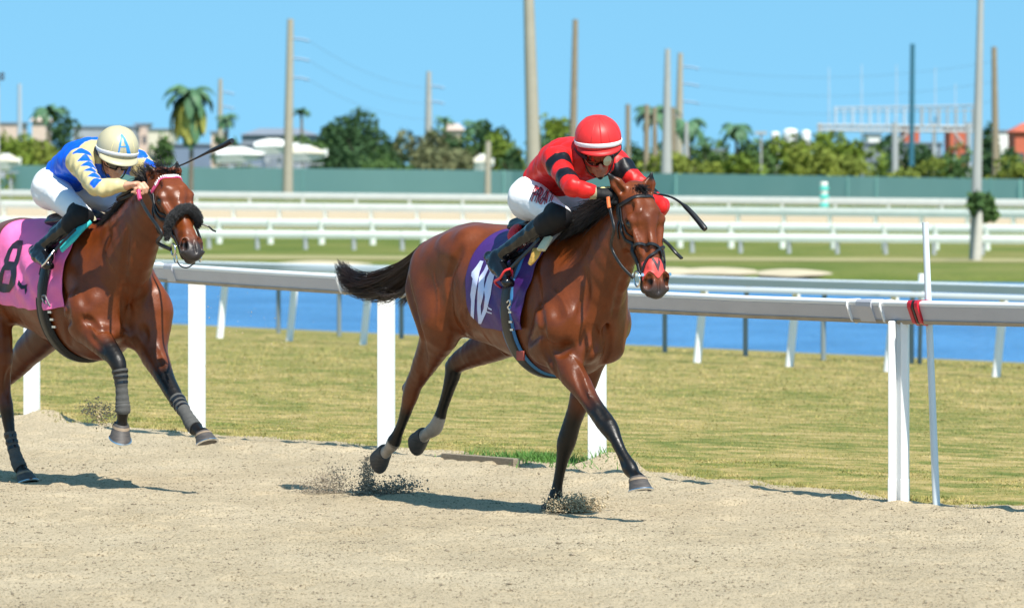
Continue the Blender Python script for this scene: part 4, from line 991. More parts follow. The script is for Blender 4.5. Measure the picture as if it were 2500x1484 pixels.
def make_horse(st, spec):
    root = empty('horse', (st.X0, st.Y0, 0), st.a); p = st.p
    lo, hi = spec['box']
    B = Flesh(lo, hi, 0.0075)
    # trunk
    zo = 0.0
    secs = spec['trunk']
    B.chain([(a0, 0, (t0 + b0) / 2) for a0, t0, b0, w0 in secs], [(w0, (t0 - b0) / 2) for a0, t0, b0, w0 in secs], 0.03, kj=0.012)
    for P0, P1, r0, r1, k in spec['muscle']: B.limb(P0, P1, r0, r1, k)
    # neck
    N = spec['neck']
    B.chain([q[0] for q in N], [q[1] for q in N], 0.07, kj=0.012)
    # head frame
    O = spec['poll']; T = nv(spec['face']); yaw = spec['yaw']; S = nv(np.cross((0, 0, 1), (math.cos(yaw), math.sin(yaw), 0))); S = nv(S - T * (S @ T))
    roll = spec.get('roll', 0.0); Fr = nv(np.cross(T, S)); 
    if Fr[0] < 0: Fr = -Fr
    S, Fr = nv(S * math.cos(roll) + Fr * math.sin(roll)), nv(Fr * math.cos(roll) - S * math.sin(roll))
    HS = spec.get('hs', 0.94)
    def h(t, s_, f): return O + T * t * HS + S * s_ + Fr * f
    def hl(c0, c1, r0, r1, k=0.02, cut=False): B.limb(h(*c0), h(*c1), r0, r1, k, S, cut)
    hl((-.03, 0, -.05), (.16, 0, -.055), (.075, .085), (.092, .122), .04)
    hl((.16, 0, -.055), (.30, 0, -.055), (.088, .122), (.062, .100), .03)
    hl((.30, 0, -.055), (.43, 0, -.045), (.062, .100), (.047, .068), .03)
    hl((.43, 0, -.045), (.535, 0, -.043), (.047, .066), (.056, .058), .03)
    hl((.535, 0, -.043), (.572, 0, -.040), (.056, .054), (.046, .036), .025)
    for q in (-1, 1):
        hl((.13, .052 * q, -.125), (.23, .050 * q, -.125), (.034, .085), (.032, .080), .035)       # cheek
        hl((.155, .092 * q, .000), (.34, .052 * q, -.002), (.018, .022), (.012, .016), .03)          # facial crest
        hl((.115, .072 * q, .030), (.160, .086 * q, .018), (.022, .020), (.026, .021), .025)           # brow
        hl((.06, .045 * q, .035), (.12, .040 * q, .052), (.03, .02), (.03, .018), .03)
        hl((.36, .022 * q, .018), (.48, .020 * q, .010), (.014, .010), (.014, .010), .02)            # nasal bone
        hl((.495, .044 * q, -.010), (.55, .048 * q, -.028), (.026, .030), (.026, .030), .02)         # nostril wing
        hl((.165, .104 * q, .004), (.180, .106 * q, -.002), (.018, .016), (.018, .016), .012, True)  # eye socket
        hl((.500, .045 * q, .010), (.545, .055 * q, -.010), (.014, .018), (.020, .026), .006, True)  # nostril
        hl((.535, .060 * q, -.070), (.44, .066 * q, -.082), .004, .004, .010, True)                  # mouth line
        hl((.25, .085 * q, -.055), (.35, .064 * q, -.05), .010, .008, .03, True)                     # cheek hollow
        hl((.10, .10 * q, -.10), (.20, .10 * q, -.04), .006, .006, .03, True)
        hl((.070, .074 * q, .030), (.100, .080 * q, .030), .015, .013, .030, True)
        hl((.215, .062 * q, .040), (.40, .044 * q, .030), .014, .012, .030, True)
    hl((.44, 0, -.095), (.552, 0, -.098), (.036, .028), (.034, .024), .018)                         # lower jaw / lip
    hl((.585, .05, -.071), (.585, -.05, -.071), .0055, .0055, .010, True)
    hl((.52, 0, .014), (.585, 0, -.010), .006, .006, .014, True)
    # ears
    for q, (tip, bs) in zip((-1, 1), spec['ears']):
        base = h(-.02, .058 * q, -.035); tip = np.asarray(tip); md = base * .45 + tip * .55 + nv(np.cross(tip - base, Fr)) * 0
        open_ = nv(np.asarray(bs)); sd = nv(np.cross(tip - base, open_))
        B.limb(base, md, (.036, .032), (.034, .022), .02, sd); B.limb(md, tip, (.032, .020), (.006, .006), .01, sd)
        B.limb(base + (md - base) * .35 + open_ * .026, md * .5 + tip * .5 + open_ * .018, (.018, .020), (.010, .010), .008, sd, True)
    import copy as _c
    Bt_ = _c.copy(B); Bt_.v = B.v.copy()
    # legs
    hooves = []
    for lg in spec['legs']:
        pts = [np.asarray(q[:3]) if q[3] == 'L' else p(q[0], q[1], q[2]) for q in [(*x[0], '') if len(x[0]) == 3 and not isinstance(x[0], np.ndarray) else (*x[0], 'L') for x in lg['pts']]]
        rads = [x[1] for x in lg['pts']]
        B.chain(pts, rads, 0.045); lg['P'] = pts
        for c0, c1, r0, r1, k in lg.get('extra', []): B.limb(p(*c0), p(*c1), r0, r1, k)
    for c in spec.get('cuts', []): B.limb(c[0], c[1], c[2], c[3], c[4], cut=True)
    # creases between muscles and raised veins, traced where the photograph shows them
    rd = np.array([st.f[1], st.l[1], 0.0])
    def onskin(path):
        P0 = np.array([p(x, y, 0.0) for x, y in spline([(x, y, 0) for x, y in path], 4 * len(path))[:, :2]]); return B.project(P0 - rd * 1.3, np.tile(rd, (len(P0), 1)), 0, 2.2)
    mk = [(onskin(g_[0]), g_[1], g_[2]) for g_ in spec.get('grooves', [])]; vk = [(onskin(g_[0]), g_[1]) for g_ in spec.get('veins', [])]
    for Q_, r_g, dp in mk:
        n_g = B.grad(Q_)
        for i in range(len(Q_) - 1):
            f0, f1 = math.sin(math.pi * (i + .3) / len(Q_)), math.sin(math.pi * (i + 1.3) / len(Q_))
            if np.linalg.norm(Q_[i + 1] - Q_[i]) < .15: B.limb(Q_[i] + n_g[i] * (r_g - dp * f0), Q_[i + 1] + n_g[i + 1] * (r_g - dp * f1), r_g, r_g, .022, cut=True)
    for Q_, r_v in vk:
        for i in range(len(Q_) - 1):
            if np.linalg.norm(Q_[i + 1] - Q_[i]) < .12: B.limb(Q_[i], Q_[i + 1], r_v, r_v, .006)
    B.wobble(0.0016, 24, 3)
    V, Q = B.mesh(2)
    # coat pattern, with belly shade and nostril darkness painted in
    C = np.tile(BAY, (len(V), 1)); 
    rel = V - O; ht, hs_, hf = rel @ T, rel @ S, rel @ Fr
    def sm(x, a, b): t = np.clip((x - a) / (b - a), 0, 1); return (t * t * (3 - 2 * t))[:, None]
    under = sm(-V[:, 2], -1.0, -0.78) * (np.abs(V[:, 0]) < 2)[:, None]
    C = C * (1 - .35 * under) + BAY_SHADE * .35 * under  # darker underside: belly shade put into the coat colour
    nvv = vnoise(V[:, 0] * 1.3 + V[:, 1], V[:, 2] + V[:, 1] * .7, 0.12, 4)[:, None]; C = C * (0.86 + 0.28 * nvv)
    near_head = (np.abs(hs_) < .16) & (hf > -.26) & (ht > -.1)
    mz = sm(ht, .46, .535) * near_head[:, None]; C = C * (1 - mz) + MUZ * mz
    es = np.minimum(np.linalg.norm(V - h(.172, .09, .0), axis=1), np.linalg.norm(V - h(.172, -.09, .0), axis=1)); ek = 1 - sm(es, .018, .040); C = C * (1 - ek) + BLACKP * ek
    nn_ = np.minimum(np.linalg.norm(V - h(.524, .048, .000), axis=1), np.linalg.norm(V - h(.524, -.048, .000), axis=1)); ek = 1 - sm(nn_, .020, .028); C = C * (1 - ek) + BLACKP * .5 * ek  # darkness of the hollow painted round the shallow nostril cuts
    for q, (tip, bs) in zip((-1, 1), spec['ears']):
        dd = np.linalg.norm(V - np.asarray(tip), axis=1); ek = 1 - sm(dd, .03, .055); C = C * (1 - ek) + BLACKP * ek
    best = np.full(len(V), 1e9); par = np.zeros(len(V)); who = np.zeros(len(V), int)
    for li, lg in enumerate(spec['legs']):
        P_ = lg['P']; acc = 0
        for i in range(lg['first'], len(P_) - 1):
            a, b = P_[i], P_[i + 1]; Lq = np.linalg.norm(b - a); t = np.clip(((V - a) @ (b - a)) / Lq ** 2, 0, 1); d = np.linalg.norm(V - a - t[:, None] * (b - a), axis=1)
            m_ = d < best; best = np.where(m_, d, best); par = np.where(m_, i + t, par); who = np.where(m_, li, who)
    legk = (best < 0.16)
    for li, lg in enumerate(spec['legs']):
        m_ = (legk & (who == li))[:, None]; k0, k1 = lg['black']; bk = sm(par + 0.25 * (nvv[:, 0] - .5), k0, k1) * m_; C = C * (1 - bk) + BLACKP * bk
        if 'sock' in lg: bk = sm(par, lg['sock'] - .04, lg['sock'] + .04) * m_; C = C * (1 - bk) + SOCK * bk
    if 'belly' in spec:
        pass
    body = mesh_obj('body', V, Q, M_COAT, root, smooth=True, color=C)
    # eyes, nostrils
    for q in (-1, 1):
        c = h(.172, .086 * q, .000); V_, F_ = [], []
        n1, n2 = 12, 18
        for i in range(n1 + 1):
            for j in range(n2):
                th = math.pi * i / n1; ph = 2 * math.pi * j / n2; V_.append(c + .0195 * np.array([math.sin(th) * math.cos(ph), math.sin(th) * math.sin(ph), math.cos(th)]))
        for i in range(n1):
            for j in range(n2): F_.append((i * n2 + j, i * n2 + (j + 1) % n2, (i + 1) * n2 + (j + 1) % n2, (i + 1) * n2 + j))
        mesh_obj('eye', V_, F_, M_EYE, root, smooth=True)
    # hooves
    for lg in spec['legs']:
        P_ = lg['P']; ax = P_[-1] - P_[-2]; hoof(root, P_[-1] - nv(lg.get('hdir', ax)) * 0.0, lg.get('hdir', ax), lg['toe'], lg.get('hsize', 1.0), lg.get('shoe', True), lg.get('band', True))
    # forelock and mane
    return root, B, dict(trunk=Bt_, O=O, T=T, S=S, F=Fr, h=h)
def strap_on_head(B, hd, pts, wd, th, m, parent, name, off=0.002, n_=40, closed=False):
    "pts in head coordinates (t,s,f) outside or near the skin; drawn onto the skin from the head axis"
    P = spline([hd['h'](*q) for q in pts], n_); ctr = np.array([hd['O'] + hd['T'] * ((q - hd['O']) @ hd['T']) - hd['F'] * .05 for q in P])
    D = ctr - P; D /= np.linalg.norm(D, axis=1)[:, None]; Q = B.project(P - D * 0.12, D, off, 0.4)
    Q2 = Q.copy(); Q2[1:-1] = (Q[:-2] + Q[1:-1] * 2 + Q[2:]) / 4; N_ = -D; g_ = B.grad(Q2); 
    return ribbon(name, Q2, g_, wd, th, m, parent, closed)

# ---------------------------------------------------------------- horse with cloth 10
SA = Stage(0.14, 34.55)
pa = SA.p
def L3(a, b, c): return np.array([a, b, c], float)
specA = dict(
 box=((-2.0, -0.52, -0.02), (1.6, 0.52, 2.0)),
 trunk=[(-1.02, 1.30, 1.02, .12), (-.93, 1.43, .98, .20), (-.75, 1.525, .93, .25), (-.52, 1.525, .90, .255), (-.28, 1.475, .865, .265), (0, 1.455, .80, .285), (.22, 1.48, .745, .275), (.38, 1.505, .74, .24), (.52, 1.44, .80, .20)],
 muscle=[(L3(.30, -.08, 1.42), L3(.55, -.17, 1.02), (.075, .13), (.085, .14), .06), (L3(.26, .08, 1.42), L3(.46, .17, 1.02), (.075, .13), (.085, .13), .06),
         (L3(.55, -.19, 1.00), L3(.40, -.18, .90), .10, .10, .05), (L3(.45, .19, 1.00), L3(.30, .17, .90), .09, .09, .05),
         (L3(.56, -.09, 1.02), L3(.60, -.08, .90), .105, .085, .05), (L3(.53, .11, 1.02), L3(.55, .10, .90), .105, .085, .05),
         (L3(-.48, -.13, 1.40), L3(-.85, -.14, 1.30), .12, .14, .06), (L3(-.48, .13, 1.40), L3(-.85, .14, 1.30), .12, .14, .06),
         (L3(-.85, -.16, 1.22), L3(-.72, -.18, 1.02), (.12, .19), (.11, .17), .06), (L3(-.85, .15, 1.22), L3(-.60, .17, 1.02), (.12, .18), (.10, .16), .06),
         (L3(-.62, -.2, 1.42), L3(-.50, -.22, 1.36), .04, .05, .05), (L3(-.90, 0, 1.40), L3(-1.03, 0, 1.36), .06, .04, .05)],
 neck=[(L3(.42, 0, 1.18), (.175, .30)), (L3(.62, 0, 1.30), (.135, .235)), (L3(.80, 0, 1.45), (.098, .175)), (L3(.93, 0, 1.575), (.082, .130)), (L3(1.00, 0, 1.63), (.078, .105))],
 poll=pa(1561, 478, 0.0), face=(.42, -.03, -.905), yaw=R(-6), roll=R(0),
 hs=.915, ears=((pa(1485, 424, -.15), (.8, -.6, .0)), (pa(1592, 421, .085), (.95, -.3, .0))),
 legs=[
  dict(pts=[(L3(.50, -.18, 1.02), .12), (L3(.47, -.175, .90), (.085, .105)), ((1420, 945, -.155), (.056, .062)), ((1452, 995, -.145), (.046, .050)), ((1486, 1042, -.14), (.046, .051)), ((1501, 1070, -.135), (.035, .037)), ((1517, 1102, -.13), (.025, .029)), ((1530, 1128, -.125), (.032, .036)), ((1539, 1144, -.12), (.037, .042)), ((1550, 1160, -.12), (.029, .031)), ((1558, 1170, -.12), (.036, .038))],
       first=1, black=(2.2, 3.3), toe=(1, -.25, .0), hdir=(.28, -.05, -.75), hsize=1.0),
  dict(pts=[(L3(.38, .17, 1.0), .11), (L3(.32, .15, .90), (.085, .10)), ((1418, 970, .12), (.055, .062)), ((1398, 1030, .11), (.046, .050)), ((1383, 1078, .10), (.048, .053)), ((1376, 1110, .095), (.035, .037)), ((1368, 1146, .09), (.026, .031)), ((1361, 1185, .085), (.027, .032)), ((1355, 1218, .08), (.037, .042)), ((1346, 1238, .075), (.031, .034)), ((1343, 1244, .075), (.038, .04))],
       first=1, black=(1.9, 3.0), toe=(1, 0, .3), hdir=(-.35, 0, -.8), hsize=1.0, shoe=False),
  dict(pts=[(L3(-.86, -.17, 1.18), (.12, .17)), (L3(-.74, -.18, 1.0), (.105, .16)), ((1058, 842, -.165), (.075, .108)), ((1034, 892, -.155), (.058, .078)), ((1013, 934, -.145), (.044, .052)), ((1003, 962, -.14), (.040, .052)), ((992, 1000, -.13), (.033, .036)), ((982, 1030, -.125), (.027, .029)), ((970, 1060, -.12), (.029, .030)), ((962, 1078, -.12), (.036, .041)), ((947, 1098, -.115), (.028, .030)), ((938, 1106, -.115), (.036, .038))],
       first=2, black=(5.2, 6.4), sock=9.0, toe=(-.2, 0, -.98), hdir=(-.93, 0, -.22), hsize=1.0, shoe=False, band=False,
       extra=[((1008, 925, -.14), (990, 948, -.135), (.020, .024), (.022, .024), .03)]),
  dict(pts=[(L3(-.62, .16, 1.1), (.11, .16)), (L3(-.52, .17, .98), (.10, .14)), ((1190, 845, .16), (.07, .095)), ((1150, 865, .15), (.058, .075)), ((1113, 890, .14), (.044, .052)), ((1104, 920, .135), (.038, .047)), ((1093, 958, .13), (.032, .034)), ((1080, 998, .125), (.029, .030)), ((1072, 1024, .12), (.033, .036)), ((1062, 1044, .12), (.037, .041)), ((1040, 1060, .115), (.029, .031)), ((1032, 1065, .115), (.036, .038))],
       first=2, black=(3.2, 4.4), sock=7.7, toe=(.1, 0, -.98), hdir=(-.95, 0, -.12), hsize=1.0, shoe=False, band=False,
       extra=[((1112, 880, .14), (1098, 892, .135), (.020, .022), (.02, .022), .03)]),
 ],
 grooves=[([(1306, 640), (1316, 720), (1323, 793), (1330, 838), (1346, 880), (1362, 918)], .016, .010), ([(1340, 833), (1366, 856), (1390, 842)], .012, .008), ([(1433, 882), (1456, 842), (1450, 800)], .018, .014),
   ([(1430, 795), (1421, 833), (1432, 872)], .014, .009), ([(1488, 815), (1483, 862), (1465, 896)], .014, .010), ([(1528, 660), (1512, 713), (1500, 770)], .014, .009), ([(1424, 660), (1430, 713), (1412, 775)], .018, .010),
   ([(1128, 605), (1110, 645), (1098, 690), (1108, 780), (1130, 812)], .020, .010), ([(1018, 740), (1036, 830), (1026, 900)], .016, .008), ([(1139, 735), (1132, 773), (1152, 815)], .020, .011), ([(1043, 855), (1034, 930)], .010, .006),
   ([(1404, 900), (1420, 950), (1446, 990)], .010, .006), ([(1455, 985), (1475, 1015)], .008, .004), ([(1535, 562), (1543, 600)], .010, .006), ([(1573, 540), (1575, 594), (1572, 618)], .012, .004), ([(1478, 1062), (1500, 1098), (1520, 1128)], .006, .004)],
 veins=[([(1568, 500), (1560, 524), (1557, 545), (1562, 560)], .0035), ([(1182, 811), (1200, 834), (1228, 864), (1250, 882)], .005), ([(1372, 850), (1392, 862), (1412, 890), (1430, 930), (1436, 965)], .0045), ([(1060, 660), (1072, 720), (1068, 790)], .004), ([(1345, 700), (1372, 730), (1388, 780)], .0035), ([(1548, 600), (1556, 630), (1552, 650)], .003), ([(1462, 800), (1476, 840)], .004)],
 cuts=[(L3(.69, 0, 1.12), L3(.67, 0, .90), .010, .010, .05),
       (L3(.33, -.31, 1.28), L3(.26, -.30, .98), .012, .012, .05), (L3(.55, -.30, 1.22), L3(.62, -.25, 1.08), .010, .010, .05), (L3(.52, -.29, .97), L3(.40, -.28, .93), .008, .008, .04),
       (L3(-.50, -.33, 1.32), L3(-.42, -.30, 1.02), .02, .025, .09), (L3(-.90, -.30, 1.22), L3(-.78, -.30, .95), .012, .012, .05), (L3(-.66, -.335, 1.30), L3(-.62, -.33, 1.10), .012, .014, .06),
       (L3(.68, -.13, 1.45), L3(.56, -.22, 1.22), .010, .010, .05)])
hA, BA, hdA = make_horse(SA, specA)
tag(hA, 'bay racehorse with white hind socks and purple number 10 cloth, leading the race', 'horse', 'racehorses galloping on the sand')

def make_tail(root, pts, widths, n_, seed, m=M_HAIRB):
    r_ = np.random.default_rng(seed); c = spline(pts, 16); w_ = np.interp(np.linspace(0, 1, 16), np.linspace(0, 1, len(widths)), widths)
    d0 = r_.normal(size=(n_, 3)); d0 /= np.linalg.norm(d0, axis=1)[:, None]; d0 *= r_.random((n_, 1)) ** .5
    ph = r_.random((n_, 1)) * 6.28; ln = 0.55 + 0.5 * r_.random(n_) ** .7
    P = np.zeros((n_, 16, 3)); tt = np.linspace(0, 1, 16)
    for i in range(n_):
        u = np.clip(tt * min(1.0, ln[i]), 0, 1) * 15; k = np.minimum(u.astype(int), 14); f = (u - k)[:, None]
        P[i] = c[k] * (1 - f) + c[k + 1] * f + d0[i] * np.interp(u, np.arange(16), w_)[:, None] * np.array([1, .8, 1])
        P[i] += 0.022 * tt[:, None] * np.stack([np.sin(ph[i] + tt * 7), np.cos(ph[i] * 2 + tt * 6), np.sin(ph[i] * 3 + tt * 8)], 1)
    return hair('tail', P, 0.0026, m, root, seed=seed)
make_tail(hA, [L3(-.98, 0, 1.41), pa(1050, 607, .0), pa(1005, 655, .0), pa(950, 690, .0), pa(895, 700, .0), pa(853, 682, .0), pa(832, 650, .0)], [.025, .045, .065, .08, .075, .055, .03], 1300, 1)
# loose thinner hairs below the tail
r_ = np.random.default_rng(8); P = []
for i in range(90):
    a0 = spline([pa(1035, 640, 0), pa(985, 700 + r_.random() * 20, r_.normal() * .05), pa(930 + r_.random() * 20, 722 + r_.normal() * 8, r_.normal() * .06), pa(880 + r_.random() * 60, 716 + r_.normal() * 16, r_.normal() * .06)], 12); P.append(a0)
for i in range(60):
    e = pa(965 + r_.random() * 30, 735 + r_.random() * 16, r_.normal() * .04); P.append(spline([pa(1020, 700, 0), pa(1005, 712 + r_.random() * 10, 0), e], 12))
for i in range(70):
    e = pa(845 - r_.random() * 22, 640 + r_.random() * 50, r_.normal() * .05); P.append(spline([pa(910, 700, 0), pa(870, 690 + r_.normal() * 6, 0), e], 12))
hair('tail_wisps', np.array(P), 0.0022, M_HAIRB, hA, seed=3)

def make_mane(root, B, crest, n_, seed, dirs, length, name='mane', r0=0.003, sp=0.02):
    "crest: line of roots; dirs: hanging direction at start and end"
    r_ = np.random.default_rng(seed); c = spline(crest, 60); P = np.zeros((n_, 9, 3)); tt = np.linspace(0, 1, 9)[:, None]
    for i in range(n_):
        k = r_.integers(0, 60); b = c[k] + r_.normal(size=3) * sp * np.array([1, .6, .4]); f = k / 59
        d = np.asarray(dirs[0]) * (1 - f) + np.asarray(dirs[1]) * f + r_.normal(size=3) * 0.13; d = nv(d); Lh = length * (0.55 + 0.6 * r_.random()); g = np.array([0, 0, -0.35 * Lh])
        P[i] = b + d * Lh * tt + g * tt ** 2 + Lh * 0.035 * (np.sin(tt * 5 + k * .35 + r_.random(3) * .8) - np.sin(k * .35))
    return hair(name, P, r0, M_HAIR, root, seed=seed)
crA = [L3(.40, -.01, 1.50), L3(.55, -.01, 1.535), L3(.70, -.01, 1.60), L3(.85, -.01, 1.665), L3(.96, 0, 1.70)]
make_mane(hA, BA, crA, 2600, 4, ((-.7, -.35, .55), (-.9, -.4, .15)), .17)
make_mane(hA, BA, crA, 2200, 5, ((-.6, -.9, .1), (-.7, -.8, -.2)), .17)
h = hdA['h']
make_mane(hA, BA, [h(-.05, .035, 0), h(-.05, -.02, 0.0), h(-.02, .0, .03)], 420, 6, (hdA['T'] * .15 + hdA['F'] * .55 - hdA['S'] * .5, hdA['T'] * .2 + hdA['F'] * .6 + hdA['S'] * .4), .05, 'forelock', .0026, .016)

# saddle cloth
M_PURPLE = mat('purple_satin', (0.058, 0.014, 0.150), 0.45, var=0.18, scale=9, bump=0.25, bscale=14, sheen=0.0, bdist=0.02)
M_NUMW = mat('number_pale', (0.62, 0.66, 0.90), 0.55)
def cloth_fn(B, aL, aR, zc=1.15, fold=0.006, fs=0, off=0.012):
    "aL,aR(phi) edges; phi is the angle round the barrel, negative on the horse's right"
    def fn(U, Ph):
        a = aL(Ph) * (1 - U) + aR(Ph) * U; D = np.stack([np.zeros_like(a), np.sin(Ph), np.cos(Ph)], -1); C = np.stack([a, np.zeros_like(a), np.full_like(a, zc)], -1)
        Q = B.project(C + D * 0.62, -D, off, .6)
        w_ = np.clip((np.abs(Ph) - .5) / 1.2, 0, 1); f = fold * (np.sin(a * 19 + Ph * 6 + fs + 1.5 * np.sin(Ph * 4 + a * 9)) + .5 * np.sin(a * 33 - Ph * 8 + 1 + fs + 2 * np.sin(Ph * 3)) + .5 * np.sin(Ph * 11 + a * 14 + fs)) * (0.25 + w_)
        return Q + D * (f + fold)[..., None]
    return fn
fA = cloth_fn(hdA['trunk'], lambda p_: np.interp(np.abs(p_), [0, .6, 1.4, 1.9, 2.15], [-.30, -.30, -.29, -.245, -.16]), lambda p_: np.interp(np.abs(p_), [0, .7, 1.4, 2.15], [.40, .385, .34, .285]), fold=0.0045)
PH = 2.13
clo = patch('saddle_cloth', fA, 0, 1, -PH, PH, 130, 260, M_PURPLE, hA)
so = clo.modifiers.new('thick', 'SOLIDIFY'); so.thickness = 0.004; so.offset = 0
def zp(pts, ox, oy, sc_): return [(ox + x / sc_, oy + y / sc_) for x, y in pts]
def px_keep(st, fn, incl, excl=()):
    def k(U, Vv):
        q = st.px(fn(U, Vv)); r_ = np.zeros(U.shape, bool)
        for pl in incl: r_ |= inside_poly(q[..., 0], q[..., 1], pl)
        for pl in excl: r_ &= ~inside_poly(q[..., 0], q[..., 1], pl)
        return r_
    return k
z3 = lambda pts: zp(pts, 1120, 500, 3.371)
NSGN = 1
one = z3([(183, 462), (210, 467), (176, 560), (160, 640), (151, 700), (138, 780), (130, 955), (104, 920), (108, 790), (102, 740), (122, 610), (108, 585), (113, 556), (150, 510)])
zer = z3([(245, 475), (300, 478), (305, 560), (280, 660), (268, 740), (252, 800), (235, 880), (190, 978), (168, 975), (158, 860), (160, 740), (172, 600), (212, 545)])
zin = z3([(255, 520), (226, 580), (214, 640), (214, 700), (206, 760), (188, 830), (190, 910), (212, 850), (222, 760), (213, 700), (240, 600), (268, 540)])
lg1 = z3([(238, 818), (252, 842), (279, 858), (277, 868), (250, 855)]); lg2 = z3([(232, 850), (240, 872), (279, 888), (278, 896), (236, 882)])
patch('number_one', fA, 0, .5, -PH, -.6, 220, 520, M_NUMW, clo, NSGN * 0.005, px_keep(SA, fA, [one]))
patch('number_zero', fA, 0, .8, -PH, -.6, 300, 520, M_NUMW, clo, NSGN * 0.005, px_keep(SA, fA, [zer], [zin]))
patch('cloth_emblem', fA, .2, .9, -PH, -1.2, 260, 300, M_NUMW, clo, NSGN * 0.005, px_keep(SA, fA, [lg1, lg2]))
# girth
def ring(B, a_of, n_=72, zc=1.12, off=0.004, ph0=-math.pi, ph1=math.pi):
    Ph = np.linspace(ph0, ph1, n_, endpoint=ph1 - ph0 < 6.2); a = np.array([a_of(q) for q in Ph]); D = np.stack([0 * a, np.sin(Ph), np.cos(Ph)], -1); C = np.stack([a, 0 * a, 0 * a + zc], -1)
    return B.project(C + D * .62, -D, off, .6), D
M_BLUEG = mat('girth_blue', (0.03, 0.16, 0.36), 0.55, bump=.2, bscale=60)
Q, D = ring(hdA['trunk'], lambda q: .17 + .02 * math.cos(q), off=0.010); ribbon('girth_pad', Q, D, .125, .012, M_BLUEG, hA, True)
Q, D = ring(hdA['trunk'], lambda q: .175 + .02 * math.cos(q), off=0.022); ribbon('girth_strap', Q, D, .085, .008, M_LEATHER, hA, True)
def free(name, pts, wd, th, m, parent, n_=24, nrm=None, round_=True):
    P = spline(pts, n_); N_ = np.tile(np.array(nrm if nrm is not None else (0, -1, .3), float), (n_, 1)); return ribbon(name, P, N_, wd, th, m, parent, False, round_)
mb = MB(); mb.tube(spline([pa(1238, 738, -.325), pa(1244, 733, -.335), pa(1246, 742, -.335), pa(1240, 750, -.335), pa(1246, 757, -.33)], 14), .005, 6); mb.build('girth_hook', M_STEEL, hA, True)
for y_, a_ in ((762, 1250), (786, 1251), (805, 1254)):
    mb = MB(); mb.box(tuple(pa(a_ - 4, y_, -.318)), (.03, .008, .010)); mb.build('buckle', M_STEEL, hA)
mb = MB(); mb.box(tuple(pa(1271, 868, -.275)), (.075, .012, .05)); bevel(mb.build('girth_label', mat('label_red', (.30, .05, .035), .6), hA), .004)
# saddle
M_SADDLE = mat('saddle_leather', (0.018, 0.016, 0.017), 0.32, bump=.08, bscale=50); M_CREAM = mat('pad_cream', (0.58, 0.54, 0.36), 0.75, var=.12, scale=20); M_GREYP = mat('pad_grey', (0.22, 0.22, 0.24), .7); M_SPONGE = mat('sponge_yellow', (0.62, 0.36, 0.08), .9, bump=.4, bscale=90)
SD = Flesh((-.25, -.34, 1.2), (.5, .34, 1.75), 0.007)
SD.limb(L3(-.14, 0, 1.515), L3(.26, 0, 1.545), (.115, .028), (.09, .032), .03); SD.limb(L3(-.16, 0, 1.535), L3(-.10, 0, 1.53), (.09, .035), (.09, .02), .03); SD.limb(L3(.24, 0, 1.56), L3(.28, 0, 1.55), (.05, .035), (.05, .03), .03)
for q in (-1, 1): SD.limb(L3(.10, .13 * q, 1.50), L3(.20, .235 * q, 1.36), (.02, .10), (.014, .07), .03, (0, 1, .8 * q))
V, Q = SD.mesh(2); mesh_obj('saddle', V, Q, M_SADDLE, hA, True)
mb = MB(); mb.tube(spline([pa(1252, 590, -.20), pa(1256, 574, -.17), pa(1262, 564, -.12), pa(1275, 560, -.04), pa(1290, 560, .06)], 12), [.012, .028, .036, .036, .036, .036, .036, .034, .032, .03, .024, .01], 12); mb.build('saddle_roll', mat('roll_red', (.62, .012, .03), .5), hA, True)
free('saddle_pad', [pa(1398, 546, -.06), pa(1372, 560, -.13), pa(1345, 585, -.20), pa(1322, 612, -.255)], [.05] * 24, .02, M_GREYP, hA, nrm=(.2, -1, .8))
free('pad_edge', [pa(1340, 583, -.23), pa(1331, 597, -.26), pa(1322, 612, -.285)], .062, .016, M_CREAM, hA, nrm=(.2, -1, .6))
free('pad_trim', [pa(1400, 543, -.04), pa(1388, 549, -.09), pa(1374, 556, -.135)], .022, .024, M_CREAM, hA, nrm=(.2, -1, .9))
free('sponge', [pa(1314, 608, -.262), pa(1306, 625, -.285), pa(1294, 646, -.30)], [.075 - .05 * (i / 23) ** 2 for i in range(24)], .010, M_SPONGE, hA, nrm=(.2, -1, .4))
M_IRONR = mat('stirrup_red', (0.72, 0.03, 0.03), 0.3, spec=.6)
def stirrup(root, st, leather, ring_pts, m, bw=.014):
    free('stirrup_leather', leather, .020, .006, M_LEATHER, root, nrm=(.1, -1, .1))
    mb = MB(); mb.tube(spline(ring_pts, 30), .0065, 8); return mb.build('stirrup', m, root, True)
stirrup(hA, SA, [pa(1318, 582, -.27), pa(1290, 612, -.31), pa(1262, 640, -.34), pa(1248, 655, -.345)], [pa(1247, 656, -.350), pa(1232, 662, -.375), pa(1220, 680, -.385), pa(1208, 687, -.38), pa(1216, 697, -.33), pa(1228, 703, -.27), pa(1243, 690, -.27), pa(1250, 668, -.31), pa(1247, 656, -.350)], M_IRONR)
stirrup(hA, SA, [L3(.12, .25, 1.44), L3(.10, .31, 1.37), L3(.09, .34, 1.31)], [L3(.09, .34, 1.30), L3(.12, .37, 1.25), L3(.12, .37, 1.18), L3(.06, .35, 1.17), L3(.05, .30, 1.19), L3(.06, .30, 1.25), L3(.09, .34, 1.30)], M_IRONR)

